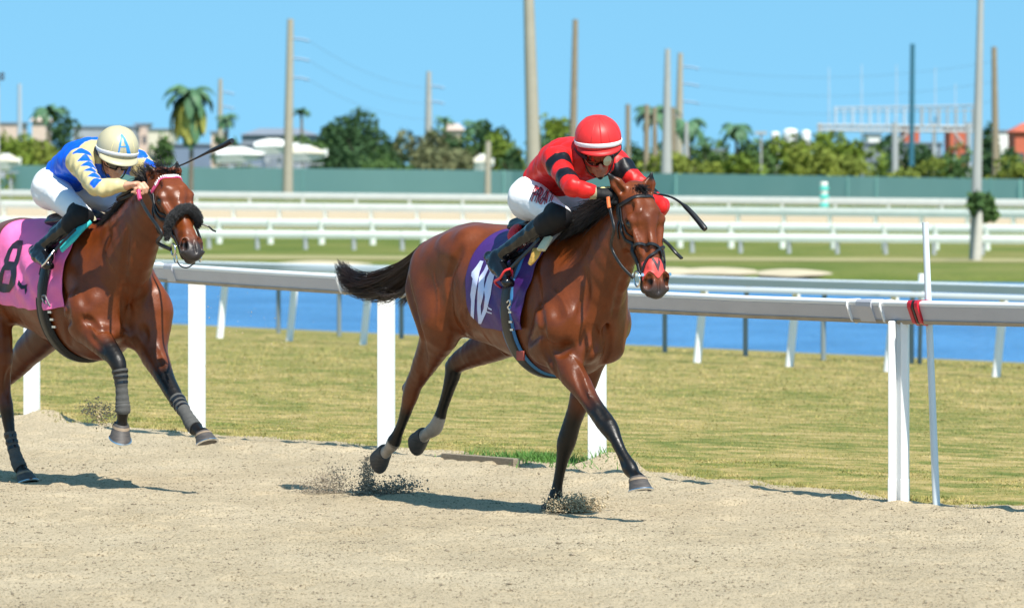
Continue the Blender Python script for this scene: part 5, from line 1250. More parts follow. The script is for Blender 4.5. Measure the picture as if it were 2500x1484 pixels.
# bridle
def bridleA():
    S = lambda pts, w_, t_, n, m=M_LEATHER, **k: strap_on_head(BA, hdA, pts, w_, t_, m, hA, n, **k)
    S([(.035, -.13, -.05), (.035, -.11, .02), (.030, -.06, .08), (.028, 0, .10), (.030, .06, .08), (.035, .11, .02), (.035, .13, -.05)], .024, .006, 'browband')
    for q in (-1, 1):
        S([(.02, .13 * q, -.065), (.10, .15 * q, -.10), (.20, .15 * q, -.115), (.32, .13 * q, -.10), (.455, .10 * q, -.075)], .018, .006, 'cheekpiece')
        S([(-.02, .12 * q, -.07), (.06, .14 * q, -.11), (.15, .14 * q, -.155), (.19, .125 * q, -.185)], .014, .005, 'throat_latch')
        S([(.05, .13 * q, -.045), (.14, .15 * q, -.068), (.24, .14 * q, -.055), (.31, .11 * q, -.03)], .010, .005, 'noseband_hanger')
        c = h(.475, .070 * q, -.070); T_, F_ = hdA['T'], hdA['F']; mb = MB(); P = [c + T_ * (.040 * math.cos(t)) + F_ * (.034 * math.sin(t)) + hdA['S'] * q * .006 for t in np.linspace(0, 2 * math.pi, 26)]; mb.tube(P, .0050, 8); mb.build('bit_ring', M_STEEL, hA, True)
        mb = MB(); mb.tube([c + F_ * .034, c + F_ * .075 + hdA['S'] * q * .008 + T_ * .01], [.006, .009], 8); mb.build('bit_cheek', M_STEEL, hA, True)
    S([(.300, -.13, -.04), (.300, -.09, .03), (.315, -.03, .08), (.335, .03, .08), (.36, .09, .02), (.38, .10, -.04)], .017, .012, 'noseband_upper')
    S([(.31, .11, -.01), (.335, .06, .06), (.36, .01, .08), (.40, -.06, .05), (.45, -.09, -.01), (.51, -.08, -.08), (.53, -.04, -.15), (.53, .04, -.15), (.50, .08, -.08), (.44, .09, -.01), (.37, .08, .03), (.335, .05, .06)], .014, .012, 'noseband_lower', n_=80)
    S([(.27, -.13, -.10), (.33, -.11, -.10), (.40, -.10, -.09), (.455, -.095, -.075)], .028, .008, 'rein_keeper')
bridleA()
M_NOSER = mat('nose_patch_red', (0.66, 0.06, 0.05), 0.55, bump=.15, bscale=60)
def nose_fn(U, Vv):
    th = (U - .5) * 2.5; t = .365 + Vv * (.085 + .018 * np.cos(U * 6.283 * 2) - .0 * U); sh = t.shape
    C = hdA['O'] + hdA['T'] * t[..., None] + hdA['F'] * -.045; D = hdA['S'] * np.sin(th)[..., None] + hdA['F'] * np.cos(th)[..., None]; return BA.project(C + D * .2, -D, .004, .3)
np_ = patch('nose_patch', nose_fn, 0, 1, 0, 1, 60, 40, M_NOSER, hA)
patch('nose_patch_mark', nose_fn, 0, 1, 0, 1, 160, 120, mat('mark_dark', (.05, .02, .03), .6), np_, 0.0025, lambda U, Vv: (np.abs(U - .52) < .16 * (1 - Vv / .75)) & (np.abs(U - .52) > .16 * (1 - Vv / .75) - .09) & (Vv < .75))
for o_ in np_.children: o_.location = tuple(hdA['F'] * .003)
# reins
HR = pa(1483, 474, -.12); HLf = L3(.80, .07, 1.68)
free('rein', [h(.46, -.085, -.09), h(.36, -.125, -.12), h(.24, -.145, -.14), pa(1500, 560, -.17), pa(1492, 520, -.16), pa(1488, 495, -.15), pa(1487, 480, -.14)], .017, .007, M_LEATHER, hA, 40, nrm=(.3, -1, 0))
free('rein_grip', [pa(1489, 508, -.162), pa(1487, 494, -.158), pa(1486, 482, -.155)], .015, .012, mat('grip_orange', (.75, .17, .05), .5), hA, 10, nrm=(.3, -1, 0))
free('rein', [h(.46, .085, -.09), h(.34, .13, -.13), h(.2, .15, -.16), L3(.92, .13, 1.62), HLf], .017, .007, M_LEATHER, hA, 30, nrm=(.3, 1, 0))
free('noseband_tail', [pa(1618, 586, .06), pa(1634, 600, .12), pa(1650, 618, .15), pa(1664, 632, .16)], .020, .008, M_LEATHER, hA, 20, nrm=(1, 0, .4))
# ================================================================ jockeys
M_SKIN1 = mat('skin_tan', (0.52, 0.17, 0.085), 0.5, var=0.12, scale=30, bump=.1, bscale=180, bdist=.002)
M_SKIN2 = mat('skin_fair', (0.66, 0.33, 0.21), 0.5, var=0.10, scale=30, bump=.1, bscale=180, bdist=.002)
M_PANTS = mat('white_breeches', (0.78, 0.78, 0.80), 0.62, bump=0.5, bscale=11, bdist=.012, stretch=(1, 1, 2.5), sheen=.1)
M_BOOT = mat('patent_boot', (0.005, 0.005, 0.007), 0.14, spec=.55, bump=.10, bscale=26, bdist=.01)
M_BOOTC = mat('boot_cuff_matt', (0.008, 0.008, 0.010), 0.6, spec=.25)
M_GLOVE = mat('black_glove', (0.005, 0.005, 0.006), 0.6, spec=.2, bump=.3, bscale=80, bdist=.004)
M_SILK = mat('racing_silk', attr='coat', rough=0.45, bump=0.55, bscale=4.5, bdist=.03, spec=.35, var=.05, scale=6)
def hand_prims(Fd, wr, d, pn, k_ax, sc_=1.0, infl=0.0, thumb=1):
    "closed hand gripping a rein: d forearm direction, pn palm-side direction, k_ax line across the knuckles towards the thumb"
    d, pn, k_ax = nv(d), nv(pn), nv(k_ax); q = sc_
    kn = wr + d * .085 * q
    Fd.limb(wr - d * .03, wr + d * .01, (.026 * q + infl, .020 * q + infl), (.028 * q + infl, .020 * q + infl), .01, k_ax)
    Fd.limb(wr + d * .005, kn - d * .012, (.031 * q + infl, .018 * q + infl), (.038 * q + infl, .016 * q + infl), .012, k_ax)
    tips = []
    for i, (o, ln) in enumerate(((.033, .92), (.011, 1.0), (-.011, .95), (-.032, .78))):
        r = (.0098 - .0004 * i) * q + infl; b = kn + k_ax * o * q - d * .008
        p1 = b + (d * .55 + pn * .83) * .040 * q * ln; p2 = p1 + (-d * .45 + pn * .89) * .027 * q * ln; p3 = p2 + (-d * .98 - pn * .15) * .022 * q * ln
        Fd.limb(b, p1, r * 1.12, r * 1.02, .004); Fd.limb(p1, p2, r * 1.02, r * .95, .003); Fd.limb(p2, p3, r * .95, r * .82, .003); tips.append(p3)
    tb = wr + k_ax * .030 * q + d * .018 * q + pn * .008; t1 = tb + (d * .75 + k_ax * .45 + pn * .45) * .040 * q; t2 = t1 + (d * .8 - k_ax * .35 + pn * .45) * .032 * q
    Fd.limb(tb, t1, .0145 * q + infl, .0115 * q + infl, .010); Fd.limb(t1, t2, .0115 * q + infl, .0095 * q + infl, .003)
def make_jockey(st, J):
    root = empty('person', (st.X0, st.Y0, 0), st.a); p = st.p
    box = J['box']
    def torso(Fd, g, k=.04):
        T_ = J['torso']; Fd.chain([q[0] for q in T_], [(q[1][0] + g, q[1][1] + g) for q in T_], k, kj=.012)
    def arm(Fd, i, g, k=.03, upto=1.0):
        s_, e_, w_ = J['arms'][i][:3]; Fd.limb(s_, s_ * .9 + e_ * .1, .062 + g, .056 + g, k)
        Fd.chain([s_, s_ * .5 + e_ * .5, e_, e_ * .6 + w_ * .4, w_], [.058 + g, .049 + g, .043 + g, .042 + g, .028 + g * .8], k, sub=2)
    def leg(Fd, i, g, k=.03):
        hp, kn, an = J['legs'][i][:3]; out = nv(np.cross(kn - hp, an - kn))
        Fd.chain([hp, hp * .55 + kn * .45, kn], [.098 + g, .078 + g, .058 + g], k, sub=2)
    # --- body: one continuous skin
    Bd = Flesh(*box, J.get('h', .0046))
    torso(Bd, -.012); C, Fd_, U, S = J['C'], nv(J['face']), None, None
    S = nv(np.cross((0, 0, 1), Fd_)); U = nv(np.cross(Fd_, S)); rl = J.get('roll', 0); S, U = nv(S * math.cos(rl) + U * math.sin(rl)), nv(U * math.cos(rl) - S * math.sin(rl))
    hh = lambda f, s_, u: C + Fd_ * f + S * s_ + U * u
    def fl(a, b, r0, r1, k=.015, cut=False): Bd.limb(hh(*a), hh(*b), r0, r1, k, S, cut)
    fl((-.03, 0, .01), (.02, 0, .01), (.074, .088), (.072, .085), .02)
    fl((.040, 0, -.01), (.048, 0, -.075), (.060, .048), (.045, .040), .02)
    fl((-.01, 0, -.065), (.052, 0, -.108), (.054, .036), (.026, .024), .02)
    fl((.086, 0, -.022), (.108, 0, -.062), (.009, .010), (.013, .011), .010)
    for q in (-1, 1):
        fl((.100, .012 * q, -.064), (.094, .016 * q, -.066), .0085, .007, .006)
        fl((.070, .028 * q, .008), (.062, .050 * q, .004), (.014, .010), (.012, .010), .012)
        fl((.066, .040 * q, -.045), (.040, .058 * q, -.035), (.018, .014), (.016, .014), .015)
        fl((.083, .029 * q, -.022), (.083, .031 * q, -.024), .012, .012, .010, True)
        fl((.074, .031 * q, -.022), (.074, .031 * q, -.022), .0125, .0125, .003)
        fl((-.010, .074 * q, -.02), (-.018, .078 * q, -.045), (.008, .016), (.006, .010), .008)
        fl((.093, .0 * q, -.081), (.086, .022 * q, -.083), (.006, .0075), (.004, .004), .004)
        fl((.092, .0 * q, -.093), (.086, .020 * q, -.091), (.006, .0075), (.004, .004), .004)
        fl((.099, .0, -.087), (.092, .022 * q, -.0875), .0025, .0018, .003, True)
    fl((.078, 0, -.112), (.076, 0, -.116), .020, .016, .015)
    nb = J['torso'][-1][0]; Bd.chain([hh(-.03, 0, -.04), hh(-.035, 0, -.10) * .5 + nb * .5, nb], [.056, .054, .066], .03, sub=2)
    for i in (0, 1):
        arm(Bd, i, -.008); leg(Bd, i, -.010); hp, kn, an, to = J['legs'][i]
        Bd.chain([kn, kn * .65 + an * .35, an], [.050, .050, .034], .02, sub=2); Bd.limb(an, to, (.030, .026), (.032, .018), .02)
        s_, e_, w_, d, pn, ka = J['arms'][i]; hand_prims(Bd, w_, d, pn, ka)
    V, Q = Bd.mesh(1); body = mesh_obj('body', V, Q, J['skin'], root, True)
    # --- silks
    Sh = Flesh(*box, .0058); torso(Sh, .004, .04)
    for i in (0, 1): arm(Sh, i, .006, .05)
    Sh.limb(J['torso'][-1][0], J['torso'][-1][0] * .6 + hh(-.03, 0, -.08) * .4, .085, .070, .04)
    Sh.wobble(.0055, 56, 4)
    for i in (0, 1):       # open cuffs at the wrist
        s_, e_, w_, d, pn, ka = J['arms'][i]; Sh.limb(w_ + nv(d) * .066, w_ + nv(d) * .20, .07, .07, .004, cut=True)
    pl = J['torso'][0][0]; back = nv(J['torso'][0][0] - J['torso'][1][0]); Sh.limb(pl + back * .075, pl + back * .3, .24, .24, .004, (0, 1, 0), True)
    Sh.limb(hh(0, 0, -.02), hh(.01, 0, -.08), .085, .07, .01, cut=True)
    V, Q = Sh.mesh(1); col_ = J['silk'](V, J, hh); shirt = mesh_obj('silks', V, Q, M_SILK, root, True, color=col_)
    # --- breeches
    Pn = Flesh(*box, .0058); T_ = J['torso']; P0 = T_[0][0]
    Pn.limb(P0, P0 * .5 + T_[1][0] * .5, (T_[0][1][0] + .000, T_[0][1][1] + .0), (T_[1][1][0] - .004, T_[1][1][1] - .006), .03)
    for i in (0, 1):
        hp, kn, an, to = J['legs'][i]; sg = 1 if hp[1] > 0 else -1
        Pn.limb(P0 + L3(-.03, .055 * sg, -.01), hp, (.115, .118), .105, .05); leg(Pn, i, .002, .05); Pn.limb(kn, kn * .72 + an * .28, .056, .052, .02)
    Pn.wobble(.0026, 40, 9)
    V, Q = Pn.mesh(1); pants = mesh_obj('breeches', V, Q, M_PANTS, root, True)
    # --- boots
    for i in (0, 1):
        hp, kn, an, to = J['legs'][i]; lo = np.minimum(np.minimum(kn, an), to) - .11; hi = np.maximum(np.maximum(kn, an), to) + .11
        Bt = Flesh(lo, hi, .005); d = nv(to - an); he = an - d * .045 + nv(an - kn) * .045
        k2 = kn * .93 + an * .07
        Bt.chain([k2, kn * .62 + an * .38, kn * .25 + an * .75, an], [(.066), (.060), (.045), (.041)], .02, sub=2)
        Bt.limb(an, an + nv(an - kn) * .02, .040, .038, .015); dn = nv(an - kn); dn = nv(dn - d * (dn @ d))
        Bt.limb(he, an + d * .06 + dn * .035, (.031, .030), (.036, .028), .02, np.cross(d, dn)); Bt.limb(an + d * .04 + dn * .035, to, (.037, .030), (.033, .021), .02, np.cross(d, dn))
        Bt.limb(an, to, (.037, .036), (.034, .023), .02)
        Bt.wobble(.0022, 70, i)
        out = nv(kn - an); Bt.limb(k2 + out * .05, k2 + out * .30, .12, .12, .003, cut=True)
        V, Q = Bt.mesh(1); bo = mesh_obj('boot', V, Q, M_BOOT, root, True)
        Cf = Flesh(lo, hi, .005); Cf.chain([kn * .90 + hp * .10 + out * .0, kn, kn * .78 + an * .22], [.071, .0695, .068], .01, sub=2); cd_ = nv(out * .75 - nv(hp - kn) * -.65); Cf.limb(kn + cd_ * .175, kn + cd_ * .4, .14, .14, .003, cut=True)
        V, Q = Cf.mesh(1); mesh_obj('boot_cuff', V, Q, M_BOOTC, bo, True)
    # --- gloves
    if J.get('gloves'):
        for i in (0, 1):
            s_, e_, w_, d, pn, ka = J['arms'][i]; Gf = Flesh(w_ - .15, w_ + .17, .0034); hand_prims(Gf, w_, d, pn, ka, 1.0, .0022)
            Gf.limb(w_ - nv(d) * .060, w_ - nv(d) * .2, .05, .05, .003, cut=True); V, Q = Gf.mesh(1); gl = mesh_obj('glove', V, Q, M_GLOVE, root, True)
            w2 = w_ - nv(d) * .012; mb = MB(); mb.tube([w2 - nv(d) * .022, w2 + nv(d) * .012], .0335, 18); mb.build('wrist_tape', mat('tape_khaki', (.36, .30, .17), .7), root, True)
            for s2 in (-.008, .008):
                a = w_ + nv(d) * .02 - nv(pn) * .025 + nv(ka) * (s2 + .004); b = w_ + nv(d) * .055 - nv(pn) * .023 + nv(ka) * (s2 + .012); mb = MB(); mb.tube([a, b], .0035, 6); mb.build('glove_piping', mat('piping_yellow', (.70, .58, .22), .6), gl, True)
    # --- helmet
    hc = hh(-.014, 0, J.get('hu', .038)); hr = J.get('hr', (.136, .121, .118))
    def helm(U_, E):   # azimuth, elevation
        ce, se = np.cos(E), np.sin(E); cu, su = np.cos(U_), np.sin(U_)
        x = hr[0] * np.sign(cu) * np.abs(cu) ** .95 * ce; y = hr[1] * su * ce; z = hr[2] * np.sign(se) * np.abs(se) ** .9
        return hc + Fd_ * x[..., None] + S * y[..., None] + U * z[..., None]
    lowE = lambda U_: -.16 - .34 * (0.5 - 0.5 * np.cos(U_))      # lower at the back
    hfn = lambda U_, Vv: helm(U_, lowE(U_) * (1 - Vv) + (math.pi / 2 - .001) * Vv)
    hm = patch('helmet', hfn, 0, 2 * math.pi, 0, 1, 97, 60, J['helm'], root); so = hm.modifiers.new('t', 'SOLIDIFY'); so.thickness = .006; so.offset = -1
    # panel seams
    for a_ in J.get('seams', (.42, -.42, 1.2, -1.2, 2.4, -2.4)):
        P = hfn(np.full(24, a_), np.linspace(.03, .97, 24)); D = P - hc; D /= np.linalg.norm(D, axis=1)[:, None]; ribbon('helmet_seam', P, D, .004, .0014, J['seam_m'], hm)
    bandE = lambda U_, o: .02 + .24 * (0.5 + 0.5 * np.cos(U_)) * 0 - .30 * (0.5 - 0.5 * np.cos(U_)) + o + .06 * (0.5 + .5 * np.cos(U_))
    Ua = np.linspace(0, 2 * math.pi, 80, endpoint=False); P = helm(Ua, bandE(Ua, J.get('bo', 0))); D = P - hc; D /= np.linalg.norm(D, axis=1)[:, None]
    ribbon('helmet_band', P, D, J.get('bw', .017), .004, J['band_m'], hm, True)
    # brim: small peak in front
    V = []; F_ = []; n_ = 25
    for i in range(n_):
        a_ = -1.25 + 2.5 * i / (n_ - 1); pk = J.get('peak', .022) * math.cos(a_ / 1.25 * math.pi / 2) ** .6; b = helm(np.array(a_), np.array(-.15)); o_ = Fd_ * math.cos(a_) + S * math.sin(a_)
        V += [b + U * .010, b + o_ * pk - U * (.010 + pk * .25), b + o_ * (pk + .002) - U * (.015 + pk * .25), b - U * .008 - o_ * .004]
        if i:
            for j in range(4): F_.append((4 * i - 4 + j, 4 * i + j, 4 * i + (j + 1) % 4, 4 * i - 4 + (j + 1) % 4))
    mesh_obj('helmet_peak', V, F_, J['helm'], hm, True)
    # harness straps
    for q in (-1, 1):
        ribbon('chin_strap', spline([hh(.0, .083 * q, -.01), hh(.012, .074 * q, -.06), hh(.045, .045 * q, -.115), hh(.055, .0, -.132)], 16), np.tile(S * q - U * .3, (16, 1)), .014, .004, M_LEATHER, hm)
        ribbon('goggle_strap', spline([hh(.062, .066 * q, -.018), hh(.02, .10 * q, -.010), hh(-.04, .122 * q, .0), hh(-.12, .08 * q, .0)], 16), np.tile(S * q, (16, 1)), .020, .004, J['gstrap'], hm)
    # goggles follow the face
    gv = lambda U_, Vv: Bd.project(hh(0, 0, -.018) + U * ((Vv - .5) * (.044 - .018 * np.exp(-(U_ / .12) ** 2) * (Vv < .5)))[..., None] + (Fd_ * np.cos(U_)[..., None] + S * np.sin(U_)[..., None]) * .17, -(Fd_ * np.cos(U_)[..., None] + S * np.sin(U_)[..., None]), .0, .2)
    def gfn(U_, Vv):
        base = hh(0, 0, -.022) + U * ((Vv - .5) * (.058 - .014 * np.exp(-(U_ / .14) ** 2) * (Vv < .5)))[..., None]; D = Fd_ * np.cos(U_)[..., None] + S * np.sin(U_)[..., None]
        r = .108 - .030 * np.abs(np.sin(U_)) ** 2.2 - .008 * np.abs(Vv - .5) * 2; return base + D * r[..., None]
    gg = patch('goggles', gfn, -1.18, 1.18, 0, 1, 48, 14, J['lens'], root); so = gg.modifiers.new('t', 'SOLIDIFY'); so.thickness = .003
    for vv in (0, 1):
        Uq = np.linspace(-1.2, 1.2, 30); P = gfn(Uq, np.full(30, float(vv))); ribbon('goggle_frame', P, np.cos(Uq)[:, None] * Fd_ + np.sin(Uq)[:, None] * S, .006, .004, J['gframe'], gg)
    if J.get('lens_glint'): patch('lens_reflection', gfn, .10, .62, .05, .95, 40, 30, J['lens_glint'], gg, NSGN * .005, lambda U_, Vv: ((U_ - .36) / .24) ** 2 + ((Vv - .5) / .45) ** 2 < 1)  # reflection painted on the lens as a gold ellipse
    return root, dict(hh=hh, F=Fd_, S=S, U=U, C=C, hc=hc, helm=helm, hfn=hfn, body=Bd, shirt=Sh, pants=Pn, o=dict(helmet=hm, shirt=shirt, pants=pants))
def seg_t(V, a, b):
    L2 = (b - a) @ (b - a); t = ((V - a) @ (b - a)) / L2; tc_ = np.clip(t, 0, 1); return t, np.linalg.norm(V - a - tc_[:, None] * (b - a), axis=1)
RED = np.array([.62, .012, .010]); SBLK = np.array([.005, .005, .008])
def silkA(V, J, hh):
    C = np.tile(RED, (len(V), 1))
    for s_, e_, w_, *_ in J['arms']:
        t, d = seg_t(V, s_, e_); m_ = (d < .085) & (((t > .16) & (t < .36)) | ((t > .62) & (t < .84))); m_ &= (np.abs(V[:, 1]) > .125); C[m_] = SBLK
    nb = J['torso'][-1][0]; d = np.linalg.norm(V - (nb + nv(hh(0, 0, 0) - nb) * .06), axis=1); C[d < .085] = SBLK
    return C
headA = pa(1461, 367, 0.0)
torsoA = [(L3(.03, 0, 1.675), (.150, .118)), (L3(.17, 0, 1.80), (.142, .112)), (L3(.34, 0, 1.87), (.165, .115)), (L3(.50, 0, 1.875), (.150, .095))]
faceA = nv((math.cos(R(-24)) * math.cos(R(23)), math.sin(R(-24)) * math.cos(R(23)), -math.sin(R(23))))
wrA = pa(1455, 471, -.19); elA = pa(1398, 458, -.295)
JA = dict(box=((-.25, -.48, 1.10), (1.05, .48, 2.16)), torso=torsoA, C=headA, face=faceA, roll=R(3),
          arms=[(L3(.50, -.185, 1.865), elA, wrA, pa(1488, 470, -.125) - wrA, (.1, .1, -1), (.3, .9, .1)),
                (L3(.46, .185, 1.865), L3(.76, .29, 1.625), L3(.80, .15, 1.69), (0.02, -.08, -.005), (.1, -.1, -1), (.3, -.9, .1))],
          legs=[(L3(.12, -.125, 1.665), pa(1366, 528, -.200), pa(1214, 630, -.305), pa(1240, 690, -.345)),
                (L3(.12, .125, 1.665), L3(.58, .215, 1.56), L3(.20, .29, 1.34), L3(.26, .34, 1.21))],
          skin=M_SKIN1, silk=silkA, gloves=True, hu=.062, peak=.014, helm=mat('helmet_red', (.66, .028, .028), .45, spec=.35), band_m=mat('helmet_band_white', (.82, .80, .82), .5),
          seam_m=mat('seam_red', (.50, .02, .02), .5), gstrap=mat('strap_dark', (.03, .025, .03), .6), gframe=mat('goggle_frame_red', (.62, .02, .02), .3),
          lens=mat('mirror_lens', (.16, .035, .02), .10, metal=.9), lens_glint=mat('lens_reflection_gold', (.62, .56, .36), .35, metal=.3), bw=.023)
personA, jA = make_jockey(SA, JA)
tag(personA, 'person in red silks with black sleeve bands and red helmet, crouched over the leading horse', 'person', 'jockeys in the race')
# goatee
mb = MB(); P = jA['body'].project(np.array([jA['hh'](.20, s_, u) for s_, u in ((-.012, -.112), (0, -.108), (.012, -.112), (.010, -.124), (0, -.130), (-.010, -.124))]), -jA['F'], .002, .3)
c_ = P.mean(0) + jA['F'] * .006; mb.add([*P, c_], [(i, (i + 1) % 6, 6) for i in range(6)]); mb.build('goatee', mat('beard_dark', (.02, .014, .012), .8), personA, True)
for s_ in (-1, 1): pass
# lettering on the breeches
def text_on(txt, org, ux, uy, size, Fd, dirn, off, m, parent, name, sx=1.0, start=.2, rows=6):
    cu = bpy.data.curves.new('t', 'FONT'); cu.body = txt; cu.size = size; ot = bpy.data.objects.new('t', cu); col.objects.link(ot); dg = bpy.context.evaluated_depsgraph_get(); me = bpy.data.meshes.new_from_object(ot.evaluated_get(dg)); bpy.data.objects.remove(ot)
    bm = bmesh.new(); bm.from_mesh(me); bmesh.ops.triangulate(bm, faces=bm.faces[:])
    for _ in range(3): bmesh.ops.subdivide_edges(bm, edges=[e for e in bm.edges if e.calc_length() > .010], cuts=1); bmesh.ops.triangulate(bm, faces=bm.faces[:])
    bm.to_mesh(me); bm.free(); co = np.array([v.co for v in me.vertices]); fc = [tuple(q.vertices) for q in me.polygons]
    P = np.asarray(org) + np.outer(co[:, 0] * sx, ux) + np.outer(co[:, 1], uy); Q = Fd.project(P - np.asarray(dirn) * start, np.tile(dirn, (len(P), 1)), off, start * 2 + .2)
    bpy.data.meshes.remove(me); return mesh_obj(name, Q, fc, m, parent)
dirL = nv(np.array([math.sin(0), 1, 0]))  # from the horse's right side inwards
o1_ = pa(1293, 489, -.20); XW = L3(SA.f[0], SA.l[0], 0); dirL = L3(SA.f[1], SA.l[1], 0)
ux = XW * .955 + L3(0, 0, -.30); uy = XW * .33 + L3(0, 0, .94); M_LET = mat('letter_maroon', (.16, .008, .02), .6); M_LETR = mat('letter_red', (.55, .03, .05), .6)
text_on('PRAT', o1_ + XW * .006 - L3(0, 0, .006), ux, uy, .115, jA['pants'], dirL, .0040, M_LETR, jA['o']['pants'], 'leg_lettering', .42)
text_on('PRAT', o1_, ux, uy, .115, jA['pants'], dirL, .0065, M_LET, jA['o']['pants'], 'leg_lettering', .42)
# whip held in the far hand
pw = [L3(.80, .05, 1.66), L3(.88, .13, 1.70), pa(1606, 474, .2), pa(1640, 482, .24), pa(1668, 500, .27), pa(1694, 526, .29), pa(1722, 560, .31)]
mb = MB(); c_ = spline(pw, 40); t_ = np.linspace(0, 1, 40); mb.tube(c_, list(np.interp(t_, [0, .5, .66, .70, .98, 1], [.0055, .0055, .0075, .013, .0165, .014])), 10)
o = mb.build('whip', M_LEATHER, None, True); o.parent = None
o.location = (SA.X0, SA.Y0, 0); o.rotation_euler = (0, 0, SA.a); tag(o, 'black whip curving out to the right behind the leading horse\'s head', 'whip', 'riding whips')
# ================================================================ second horse and rider
SB = Stage(-2.5, 37.5); pb = SB.p
sh_ = -.03
specB = dict(
 box=((-2.0, -0.52, -0.02), (1.85, 0.52, 2.0)),
 trunk=[(a + sh_, t, b, w_) for a, t, b, w_ in specA['trunk']],
 muscle=[(L3(.28, -.08, 1.42), L3(.52, -.17, 1.04), (.075, .13), (.085, .14), .06), (L3(.34, .08, 1.42), L3(.60, .18, 1.06), (.075, .13), (.090, .14), .06),
         (L3(.54, -.19, 1.02), L3(.50, -.18, .95), .10, .10, .05), (L3(.62, .19, 1.02), L3(.60, .17, .90), .10, .10, .05),
         (L3(.56, -.09, 1.04), L3(.60, -.08, .92), .105, .085, .05), (L3(.58, .10, 1.04), L3(.60, .09, .90), .115, .095, .05)] + [(m0 + L3(sh_, 0, 0), m1 + L3(sh_, 0, 0), r0, r1, k) for m0, m1, r0, r1, k in specA['muscle'][6:]],
 neck=[(L3(.42, 0, 1.18), (.175, .30)), (L3(.66, 0, 1.36), (.135, .24)), (L3(.86, 0, 1.53), (.100, .18)), (L3(1.01, 0, 1.66), (.083, .135)), (L3(1.09, 0, 1.73), (.078, .108))],
 poll=pb(408, 438, 0.0), face=(.71, -.05, -.70), yaw=R(-8), hs=0.97,
 ears=((pb(361, 402, -.10), (.6, -.75, .3)), (pb(433, 394, .075), (.9, -.2, .3))),
 legs=[
  dict(pts=[(L3(.50, -.18, 1.02), .12), ((218, 800, -.18), (.088, .098)), ((250, 838, -.165), (.068, .074)), ((275, 866, -.155), (.052, .056)), ((288, 888, -.15), (.045, .048)), ((294, 915, -.145), (.034, .036)), ((297, 950, -.14), (.027, .029)), ((299, 982, -.135), (.031, .034)), ((300, 1000, -.135), (.034, .037)), ((298, 1025, -.13), (.028, .031)), ((296, 1040, -.13), (.037, .039))],
       first=1, black=(2.0, 3.0), toe=(1, -.3, -.2), hdir=(-.25, -.02, -.95), wrap=(4.6, 8.3)),
  dict(pts=[(L3(.62, .17, 1.0), .12), ((372, 850, .155), (.085, .095)), ((392, 898, .14), (.062, .068)), ((410, 936, .13), (.048, .052)), ((424, 962, .125), (.043, .046)), ((440, 988, .12), (.034, .035)), ((455, 1012, .115), (.027, .030)), ((468, 1034, .11), (.033, .036)), ((478, 1046, .11), (.033, .035)), ((490, 1055, .11), (.028, .030)), ((497, 1060, .105), (.037, .039))],
       first=1, black=(1.9, 2.8), toe=(1, -.2, .1), hdir=(.40, 0, -.70), wrap=(4.5, 8.0)),
  dict(pts=[(L3(-.88, -.17, 1.18), (.12, .17)), (L3(-.74, -.18, 1.0), (.105, .155)), ((-2, 862, -.16), (.075, .10)), ((2, 915, -.145), (.055, .07)), ((8, 962, -.13), (.042, .052)), ((14, 990, -.125), (.039, .049)), ((20, 1025, -.115), (.033, .036)), ((26, 1065, -.11), (.027, .029)), ((36, 1105, -.10), (.029, .030)), ((46, 1134, -.095), (.033, .036)), ((56, 1150, -.09), (.029, .031)), ((60, 1156, -.09), (.038, .039))],
       first=2, black=(4.3, 5.6), toe=(1, -.1, 0), hdir=(.30, 0, -.60), wrap=(6.8, 9.6)),
  dict(pts=[(L3(-.65, .16, 1.1), (.11, .16)), (L3(-.54, .17, .97), (.10, .14)), ((68, 858, .15), (.075, .095)), ((35, 900, .14), (.055, .07)), ((0, 935, .13), (.044, .05)), ((-30, 960, .12), (.036, .045)), ((-70, 1000, .12), (.030, .032)), ((-105, 1035, .12), (.028, .030)), ((-125, 1055, .115), (.034, .036)), ((-150, 1066, .115), (.030, .030)), ((-160, 1070, .115), (.037, .039))],
       first=2, black=(3.2, 4.4), toe=(.1, 0, -.98), hdir=(-.95, 0, -.12), shoe=False, wrap=(5.8, 8.3)),
 ],
 grooves=[([(152, 640), (160, 690), (182, 750), (178, 790), (182, 835)], .016, .010), ([(218, 770), (241, 788)], .012, .007), ([(309, 690), (301, 753), (304, 800)], .018, .012), ([(228, 771), (250, 798), (278, 805)], .016, .010),
   ([(318, 560), (311, 620), (303, 718)], .018, .009), ([(345, 800), (352, 830)], .014, .008), ([(232, 812), (262, 850)], .010, .006), ([(30, 900), (22, 960)], .010, .006), ([(372, 850), (392, 900)], .010, .006), ([(400, 512), (412, 545)], .010, .005)],
 veins=[([(60, 770), (90, 800), (130, 835), (160, 855)], .005), ([(220, 760), (232, 790), (246, 815)], .0045), ([(262, 610), (275, 640), (290, 665)], .004), ([(425, 560), (432, 590), (428, 610)], .003), ([(428, 450), (440, 470), (436, 490)], .0035), ([(300, 800), (318, 830), (330, 850)], .004)],
 cuts=[(L3(.69, 0, 1.14), L3(.67, 0, .92), .010, .010, .05)] + specA['cuts'][1:])
hB, BB, hdB = make_horse(SB, specB)
tag(hB, 'dark bay racehorse with pink number 8 cloth and fluffy black noseband, running second', 'horse', 'racehorses galloping on the sand')
M_WRAP = mat('leg_wrap_grey', (0.085, 0.083, 0.078), 0.85, var=.25, scale=40, bump=.4, bscale=90, bdist=.004); M_TAPE = mat('wrap_tape_black', (.012, .013, .016), .15)
